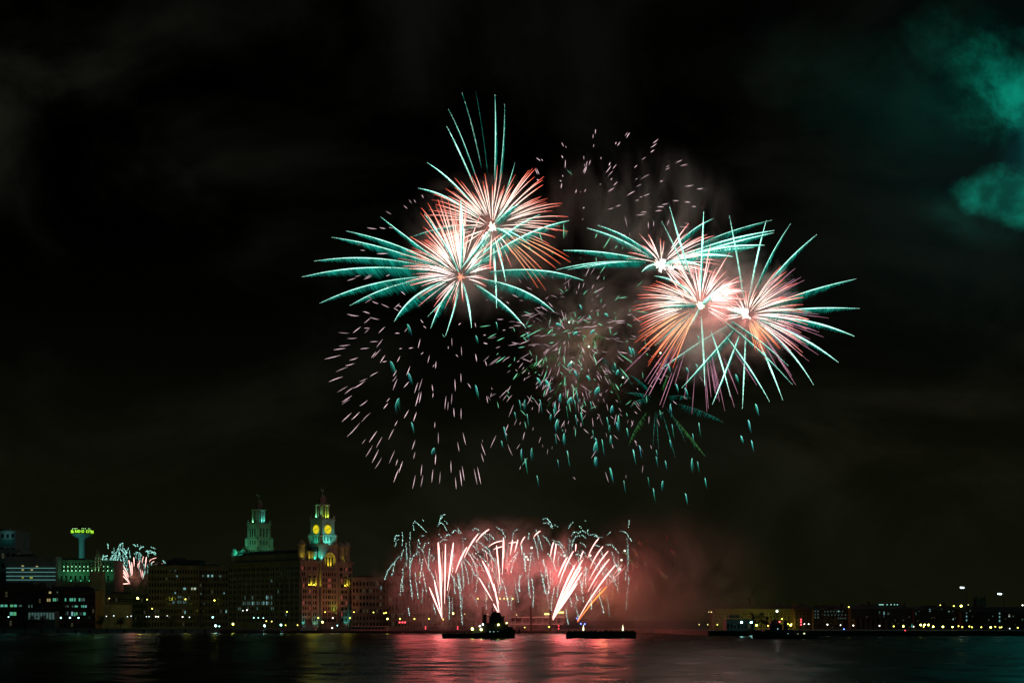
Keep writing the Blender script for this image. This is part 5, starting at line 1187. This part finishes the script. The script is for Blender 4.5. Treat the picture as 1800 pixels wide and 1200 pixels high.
for x, y, L, wd_, ln, f in [(719,570,24,8,.3,.6),(690,635,30,10,.1,.55),(720,655,26,8,.2,.6),(698,700,30,8,-.05,.6),(725,742,26,5,.05,.6),(761,787,18,7,-.1,.6),(838,590,18,5,.1,.6),(838,677,32,6,.15,.7),
      (982,568,9,10,.0,.9),(1021,536,14,5,.1,.8),(1037,555,12,5,.05,.8),(1066,551,9,8,0,.8),(1011,583,10,9,-.1,.9),(1041,580,11,9,-.1,.9),(1001,637,14,9,-.2,1),(1012,652,16,7,.2,.8),(1034,660,14,7,.1,.9),(1049,680,20,10,-.25,.95),
      (947,664,18,8,.1,.8),(963,668,26,10,0,.9),(1014,685,34,4,.35,.7),(984,692,24,4,-.1,.8),(950,702,32,3,.35,.8),(1001,698,20,10,-.3,.9),(1022,725,28,4,0,.9),(978,737,28,6,-.1,.8),(887,750,30,5,.2,.7),(1046,776,30,7,-.05,.9),
      (1059,772,36,3,.02,1),(1085,742,20,5,0,.8),(1075,713,18,5,-.1,.8),(873,566,18,3,.3,.7),(928,585,16,4,.35,.6),(1085,650,14,6,-.1,.8),(1081,638,16,3,.15,.8),(1113,612,20,6,.4,.7),(924,806,34,4,.15,.9),(998,792,36,3,.15,.9),
      (1074,822,32,6,0,.95),(1125,783,28,3,.25,1.1),(1114,790,30,4,.2,1.1),(1149,858,30,3,.02,.9),(1164,845,20,3,-.02,.7),(1206,867,26,4,.18,1),(1240,840,24,3,.22,1),(1304,766,18,5,.5,1.1),(1317,738,28,5,.5,1.1),(1330,710,24,6,.6,1.1),
      (1322,774,26,4,.5,1.1),(1176,640,22,5,.4,.9),(1108,610,22,6,.5,.8),(1208,646,14,5,.4,.8),(1225,640,14,5,.5,.8),(1190,675,20,5,.5,.8),(1206,682,18,6,.5,.8),(1228,590,18,5,.4,.7),(1295,658,18,6,.5,.8)] + [(RND.uniform(880, 1250), 700 + 150 * RND.random() ** 1.3, RND.uniform(14, 34), RND.uniform(1.5, 3.5), RND.uniform(-.15, .35), RND.uniform(.35, .8)) for _ in range(44)]:
    drop(r, x, y, L, 1000 + RND.uniform(-40, 40), wd_, ln, f)
r = thing('star_cluster', 'five glowing white green stars hanging in the thin smoke', 'firework', P(1040, 620, 1000))
for x, y in ((1000.5, 566), (1035, 609), (1004.5, 636), (1095, 663), (1161, 620)):
    mb = MB(); mb.ball(P(x, y, 1000), .62, 8, 6); mb.c = [(1.6, 2.4, 1.7)] * len(mb.v); mb.build('star', FIRE, r, world=True)
# palms: dim green fronds of crackle
def frond(root, c, D, tip, mid, fe, br, green, dens=1):
    comet(root, c, D, tip, mid, 1.2, fe, .25, br, 140, True, green, 'palm_frond')
r = thing('firework_palm', 'dim green palm shaped burst of hanging fronds at lower right', 'firework', P(1155, 700, 1010), 0, 'green palm shaped bursts')
for tip, mid, fe, br, g in [((1105,783),(1122,745),9,.6,1),((1240,802),(1205,757),9,.8,1),((1187,805),(1172,750),6,.7,0),((1158,790),(1155,745),5,.6,0),((1205,778),(1185,735),6,.5,0),((1272,742),(1222,718),11,.5,0),((1108,715),(1125,702),9,.5,0),
        ((1100,690),(1130,692),9,.5,0),((1175,655),(1168,672),9,.5,1),((1108,660),(1128,672),9,.4,0),((1215,700),(1190,695),9,.4,0),((1148,785),(1150,745),5,.5,0)]:
    frond(r, (1155, 700), 1010.0, tip, mid, fe, br, g)
r = thing('firework_palm', 'faint olive palm shaped burst dissolving in the middle smoke', 'firework', P(1030, 618, 1020), 0, 'green palm shaped bursts')
for tip, mid, fe, br, g in [((905,665),(960,628),13,.35,1),((1070,600),(1048,590),14,.4,1),((1092,710),(1068,660),12,.35,1),((1010,700),(1020,655),10,.3,1),((925,570),(975,585),10,.22,1),((1115,680),(1075,640),12,.3,0),((1040,700),(1036,655),10,.3,1),((960,720),(990,665),9,.25,1)]:
    frond(r, (1030, 618), 1020.0, tip, mid, fe, br, g)

# ground fireworks: four mines of white hot streaks with crackling teal tails
DM = 1084.0
def streak(root, a, b, w=3.2, bulge=0.0, hot=1.0, orange=False, D=DM):
    mb = MB(); px2 = D / F / 2; pts, rad, cols = [], [], []; N = 8
    for i in range(N + 1):
        t = i / N; x = lerp(a[0], b[0], t) ; y = lerp(a[1], b[1], t) - bulge * 4 * t * (1 - t)
        pts.append(P(x - bulge * .6 * 4 * t * (1 - t) * (1 if a[0] > b[0] else -1), y, D + RND.uniform(-.1, .1)))
        rad.append(.82 * w * px2 * RND.uniform(.85, 1.1) * min(1, .45 + t * 3, .25 + (1 - t) * 1.4))
        cl = (3.4, 1.75, 1.55) if not orange else (2.4, .62, .12)
        cols.append(tuple(v * hot for v in cl))
    mb.tube(pts, rad, cols, n=5); mb.build('fire_streak', FIRE, root, world=True)
MSRC = [(777, 1088), (878, 1085), (971, 1089), (1015, 1092)]
MLAB = ['leftmost mine of straight white streaks with teal crackle on its left', 'mine of curving white streaks rising behind the tug', 'thick fan of white streaks leaning right behind the right mooring pile', 'rightmost mine of leaning streaks, one of them orange, by the barge']
MINES = [thing('firework_mine', l, 'firework', P(x, y, DM), 0, 'ground mines in a row on the landing stage') for (x, y), l in zip(MSRC, MLAB)]
for i, a, b, w, bu in [(0,(754.5,1031.6),(777,1086),3.2,0),(0,(763.5,1019.7),(777,1087),3.4,0),(0,(770.3,952.8),(776,1057),4.6,0),(0,(774,990),(777,1087),2.2,0),(0,(783,955.5),(781.5,1060),2.8,0),(0,(797,953),(786,1037.7),4.0,0),(0,(795.5,962),(789,1012),3.4,0),
        (1,(860,929.6),(836.7,953),2.6,2),(1,(840,938.6),(816,980),2.8,2),(1,(821,961),(800.7,1006),3.2,2),(1,(872.7,957.8),(879,1027.5),2.6,0),(1,(885,944),(885.7,981),2.6,0),(1,(885,946),(883,1009.5),2.6,0),(1,(848,985),(877,1061),3.6,2),
        (1,(853.5,994),(869,1039),3.6,1),(1,(842,1015),(866,1055.7),2.8,0),(1,(868,1025),(878,1079),3.0,0),(1,(867,1060),(878,1080),2.6,0),(1,(883,950),(858,961),2.2,2),(1,(885,960),(867,965.6),2.0,1),(1,(910,952),(894,954),1.8,0),
        (1,(901,947.6),(896.8,974.6),2.4,0),(1,(910.5,947.6),(904.6,970),2.4,0),(1,(923,942.5),(914.8,957.8),2.4,1),(1,(950,932.6),(938,943.8),2.4,1),
        (2,(973,952),(967.5,978),3,1),(2,(977.6,955.5),(973,988),3,0),(2,(1012.5,955.5),(1011.4,969),2.4,0),(2,(996.8,979),(981,1014),4,1),(2,(1008,968),(983.7,1024),3,2),(2,(1010,992.7),(971,1086),4.2,2),(2,(1024,983.7),(972,1084),4,2),
        (2,(1021.5,996),(973,1086),3.6,1),(2,(1023,1005.7),(972,1089),3.4,1),(2,(1015,1024),(971.6,1088),3.4,0),(2,(1025.6,968),(1020,983.7),2.6,1),
        (3,(1052.6,945.4),(1033,980),2.4,2),(3,(1060,959.6),(1037,999),2.4,2),(3,(1069,968),(1036,1018.5),2.6,2),(3,(1071,982),(1033,1040),2.6,2),(3,(1082,992),(1015,1090),2.8,3)]:
    streak(MINES[i], a, b, w, bu)
streak(MINES[3], (1067, 1030), (1015, 1093), 2.8, 2, 1, True)
def crackle(root, pts_px, D=None, f=3.2, w=1.25, col=(.50, .95, .85), step=1.5, name='crackle_tail'):
    """a string of small separate sparks following a path of photograph points"""
    D = D or DM + RND.uniform(-14, 14); mb = MB(); m_ = D / F
    for (x0, y0), (x1, y1) in zip(pts_px, pts_px[1:]):
        L = math.hypot(x1 - x0, y1 - y0); n = max(2, int(L / step))
        for k in range(n):
            t = (k + RND.random()) / n; x = lerp(x0, x1, t) + RND.gauss(0, .45); y = lerp(y0, y1, t) + RND.gauss(0, .4)
            p = P(x, y, D + RND.uniform(-.6, .6)); s = RND.uniform(.35, .75) * w * m_ * .62; q = RND.uniform(.3, 1.15) * f
            vs = [p + Vector(d) * s for d in ((1,0,0),(-1,0,0),(0,1,0),(0,-1,0),(0,0,1.5),(0,0,-1.5))]
            mb._push(vs, [(0,2,4),(2,1,4),(1,3,4),(3,0,4),(2,0,5),(1,2,5),(3,1,5),(0,3,5)], tuple(v * q for v in col))
    return mb.build(name, FIRE, root, world=True)
def near_mine(x): return MINES[0] if x < 830 else MINES[1] if x < 930 else MINES[2] if x < 1010 else MINES[3]
def z4(x, y): return (660 + x / 4.443, 870 + y / 4.443)
def z5(x, y): return (900 + x / 4.443, 870 + y / 4.443)
C4 = [[(225,425),(205,455),(195,510)],[(190,470),(150,520),(130,630)],[(140,530),(95,590),(72,660)],[(205,290),(213,330),(208,395)],[(190,315),(160,315),(145,360)],[(185,340),(160,360),(152,400)],[(270,290),(275,320),(270,350)],
      [(300,275),(295,215),(310,203),(345,235),(400,290)],[(210,570),(215,620),(190,780)],[(268,480),(270,640),(285,795)],[(310,600),(320,700),(335,805)],[(330,440),(290,480),(270,560)],[(370,500),(350,620),(345,690)],[(370,590),(385,680),(400,765)],
      [(335,340),(350,385)],[(335,400),(365,425),(380,470)],[(375,410),(390,375),(415,370)],[(425,415),(412,490),(415,560)],[(410,560),(445,620),(470,690)],[(495,225),(510,160),(540,150)],[(500,200),(525,160)],[(490,240),(500,212),(530,225),(555,275)],
      [(490,300),(515,330)],[(505,370),(525,345),(565,350)],[(540,330),(570,300),(585,315)],[(600,300),(620,270),(650,290)],[(645,255),(650,300)],[(655,275),(675,298)],[(540,200),(560,220)],[(370,190),(372,205)],[(355,320),(385,310)],[(460,480),(450,510)],
      [(615,450),(600,520),(605,600)],[(590,610),(620,680),(655,730)],[(655,610),(660,680),(672,750)],[(670,510),(685,620),(690,710)],[(690,510),(715,600),(730,695)],[(720,440),(770,520),(800,625)],[(745,385),(775,405),(790,430)],[(700,500),(745,550),(775,625)],
      [(780,450),(850,500),(925,600)],[(800,360),(880,420),(932,520)],[(790,300),(830,300),(880,350)],[(850,300),(900,310),(930,350)],[(755,275),(780,255),(805,272)],[(830,420),(890,460),(930,510)],[(750,450),(800,510),(850,600)],[(730,460),(800,560)],
      [(665,740),(665,860),(680,1010)],[(575,790),(580,880),(575,970)],[(940,245),(985,270),(1020,335)],[(1070,335),(1085,280),(1112,265)],[(1025,600),(1045,530),(1095,460)],[(1055,610),(1070,540),(1112,440)],[(960,760),(985,690),(1005,650)],
      [(985,650),(1015,730),(1040,865)],[(1120,750),(1125,660),(1150,605)],[(1195,680),(1210,800)],[(1220,650),(1235,740),(1230,870)],[(1300,620),(1330,770)],[(1310,500),(1330,600)],[(255,880),(265,940)],[(690,330),(700,345)],[(450,840),(470,930)],[(880,690),(895,740)],
      [(1160,450),(1172,590)],[(1140,385),(1142,460)],[(615,640),(620,770)],[(640,610),(660,720)],[(780,620),(800,640)]]
C5 = [[(130,290),(130,350)],[(185,265),(215,350),(240,430)],[(170,330),(195,420),(210,500)],[(75,385),(80,450)],[(100,460),(105,590)],[(150,450),(135,590)],[(235,315),(270,335),(300,385)],[(315,350),(370,365),(410,410)],[(335,375),(375,390),(410,455)],
      [(245,185),(270,178),(300,210),(320,255)],[(245,220),(275,212),(310,250)],[(60,620),(50,680),(62,755)],[(225,590),(245,690),(265,770)],[(240,510),(275,600),(290,770)],[(280,450),(320,520),(350,595)],[(300,580),(300,680),(280,770)],[(360,700),(350,790)],
      [(330,720),(310,830),(305,900)],[(420,890),(430,960),(440,1010)],[(495,770),(515,820)],[(445,760),(470,870)],[(500,870),(520,950)],[(530,640),(545,740),(558,830)],[(575,550),(570,640),(580,720)],[(545,660),(550,760)],[(615,770),(620,890)],[(680,780),(720,920)],
      [(700,540),(760,590),(815,665)],[(780,440),(800,520),(840,600)],[(730,385),(780,385),(835,450)],[(845,280),(890,290),(940,365)],[(740,610),(810,668)],[(905,250),(918,195)],[(690,420),(720,500)],[(465,320),(480,290),(505,285)],[(475,355),(500,320),(550,310),(580,335)],
      [(510,300),(550,275),(580,290)],[(590,265),(592,310)],[(600,310),(640,305),(670,320)],[(650,390),(690,400)],[(740,310),(770,285)],[(440,265),(455,225),(480,210)],[(330,225),(355,245)],[(570,195),(575,200)],[(525,235),(540,260)],[(640,320),(700,330)],
      [(530,370),(560,380),(580,410)],[(500,460),(540,470),(560,500)],[(440,510),(480,560),(500,600)],[(360,440),(400,480)],[(270,560),(262,640)],[(520,500),(530,600)],[(690,560),(720,640)],[(600,480),(640,520),(670,580)],[(480,350),(470,400)]]
C5Y = [[(860,445),(910,470),(950,560)],[(880,450),(930,490)],[(940,420),(965,440),(978,485)],[(1050,640),(1090,690),(1118,755)],[(890,830),(898,860)],[(960,940),(972,1015)],[(1040,910),(1055,1000)],[(1155,590),(1215,650)],[(845,520),(890,600)],[(780,680),(790,800)],[(950,540),(985,570)],
       [(1030,520),(1060,560)],[(960,700),(995,790)],[(1000,370),(975,380)],[(740,640),(745,820)],[(690,730),(710,830)]]
for pth in C4:
    q = [z4(*p) for p in pth]; crackle(near_mine(q[0][0]), q)
for pth in C5:
    q = [z5(*p) for p in pth]; crackle(near_mine(q[0][0]), q)
for k in range(80):                                   # more crackle: falling strings and small arcs between the streaks
    x = RND.uniform(705, 1105); y = RND.uniform(930, 1045) + abs(x - 900) * .06; L = RND.uniform(14, 42); dx = RND.uniform(-7, 9)
    if RND.random() < .35: q = [(x, y), (x + dx * .7, y - L * .12), (x + dx * 1.6, y + L * .3), (x + dx * 2, y + L * .7)]
    else: q = [(x, y), (x + dx * .3, y + L * .5), (x + dx * .4, y + L)]
    crackle(near_mine(x), q, None, RND.uniform(.8, 2.2))
for k in range(26):                                   # thin pale red streaks, half burnt out
    i = RND.randrange(4); x0, y0 = MSRC[i]; a = R((92, 100, 66, 62)[i] + RND.uniform(-16, 16)); l0 = RND.uniform(25, 100); l1 = l0 + RND.uniform(14, 45)
    streak(MINES[i], (x0 + l1 * math.cos(a), y0 - l1 * math.sin(a)), (x0 + l0 * math.cos(a), y0 - l0 * math.sin(a)), RND.uniform(.8, 1.4), RND.uniform(0, 2), RND.uniform(.25, .5))
for pth in C5Y:
    q = [z5(*p) for p in pth]; crackle(MINES[3], q, None, .7, 1.2, (.75, .62, .22))
for k in range(34):                                   # thin red sparks seen through the drifting smoke
    x, y = RND.uniform(1110, 1190), RND.uniform(940, 1010); q = .30 * RND.random()
    spark(MINES[3], x, y, RND.uniform(80, 100), RND.uniform(4, 12), DM - 4, (.55 * q * 2, .06 * q * 2, .04 * q * 2), 1.4)
for x, y in (z5(152, 410), z5(113, 480), z5(125, 500), z5(410, 470), z5(612, 470), z5(880, 433), z5(855, 505), z5(845, 577), z4(1220, 410)):
    mb = MB(); mb.ball(P(x, y, DM - 3), .68, 8, 6); mb.c = [(2.2, 2.4, 1.9)] * len(mb.v); mb.build('flashing_star', FIRE, near_mine(x), world=True)

# distant small firework behind the hotel
DS = 1340.0
S = thing('firework_mine', 'small distant red and teal fountain rising behind the church', 'firework', P(226, 1028, DS), 0, 'distant fountains over the town')
def z1(x, y): return (x / 4, 840 + y / 4)
for a, b in [((850,670),(915,745)),((862,655),(912,735)),((852,630),(905,700)),((865,612),(905,690)),((905,575),(925,685)),((940,555),(943,620)),((925,590),(930,680)),((1030,552),(1022,625)),((905,740),(830,748))]:
    streak(S, z1(*a), z1(*b), 1.8, .4, .9, False, DS)
for a, b in [((975,595),(968,630)),((985,575),(975,640)),((1010,550),(1000,600)),((1065,570),(1050,590)),((1085,585),(1065,600)),((1125,603),(1097,607)),((1153,605),(1130,603)),((1100,560),(1060,575)),((1000,650),(1005,710)),((985,640),(995,700))]:
    streak(S, z1(*a), z1(*b), 1.5, .8, .55, False, DS)
for pth in [[(715,580),(730,550),(755,545)],[(725,600),(745,560),(760,575)],[(830,485),(850,460),(868,460)],[(755,460),(762,495)],[(785,515),(790,530)],[(835,490),(815,530),(795,590)],[(840,500),(830,560),(815,620)],[(850,500),(870,520),(895,560)],[(840,520),(850,600)],
            [(800,560),(780,620)],[(870,490),(890,530)],[(935,465),(960,480)],[(965,460),(970,480)],[(905,490),(880,540)],[(945,530),(975,520),(1000,545)],[(1020,515),(1060,510),(1095,540)],[(1060,485),(1095,495)],[(1040,525),(1080,520),(1100,530)],[(820,540),(800,600),(790,640)],
            [(860,540),(875,600)],[(815,520),(785,560),(778,600)],[(830,600),(822,650)],[(1140,575),(1165,600)],[(910,510),(915,560)],[(980,500),(1010,480)],[(1020,650),(1005,700)],[(850,570),(860,620)],[(790,540),(770,580)]]:
    crackle(S, [z1(*p) for p in pth], DS, 1.9, 1.5, (.4, .95, .82), .9)
smoke('smoke', 'small orange lit smoke puff round the distant fountain', 245, 1005, 1345, 22, 14, 20, .05, .09, .4, .7)

for k in range(30):
    x, y = RND.uniform(182, 268), RND.uniform(958, 1000); L = RND.uniform(6, 16); dx = RND.uniform(-3, 3)
    crackle(S, [(x, y), (x + dx * .4, y - 1), (x + dx, y + L)], DS, RND.uniform(.7, 1.6), 1.4, (.4, .95, .82), .9)
# light thrown by the burning stars
for x, y, wts in ((715, 1020, .4), (740, 985, .4), (1090, 1000, .5), (772, 1010, .9), (790, 975, .8), (845, 985, .9), (880, 1000, 1.0), (900, 960, .5), (985, 1010, 1.1), (1005, 990, .9), (1045, 1020, 1.0), (1060, 985, .6)):
    shell_light(x, y, DM - 6, RED, 21000 * wts, 7.0, near_mine(x))
shell_light(1060, 1045, DM - 10, (1, .28, .08), 16000, 3, MINES[3])
shell_light(880, 940, DM - 8, (.25, 1, .85), 5000, 4, MINES[1])
shell_light(*cA, DA, (1, .16, .12), 11000, 5, A); shell_light(*cB, DB, (1, .2, .15), 9000, 5, B)
shell_light(*cC, DC, (1, .28, .25), 6500, 4, C); shell_light(1245, 530, DD, (1, .2, .16), 26000, 5, D_); shell_light(*cE, DE, (1, .22, .2), 14000, 5, E)
shell_light(700, 470, DB, (.05, 1, .75), 4000, 8, B); shell_light(1400, 520, DE, (.05, 1, .75), 3000, 8, E)
shell_light(1035, 600, 1005, (1, .62, .32), 4800, 6)
shell_light(232, 1012, DS - 4, (1, .22, .12), 2200, 2, S)
# warm lamps washing the lit dock warehouse
for px in (1300, 1330, 1350, 1372, 1390):
    lp = street_lamp(px, 1098, 1102, 'yelb', {1300: 'leftmost', 1330: 'second', 1350: 'middle', 1372: 'fourth', 1390: 'rightmost'}[px] + ' of five lamps set low against the yellow lit warehouse', .6, 'lamps along the waterfront')
    lamp_light('lamp_beam', (0, 1.6, 4.2), (.9, .95, .03), 480, .5, lp)
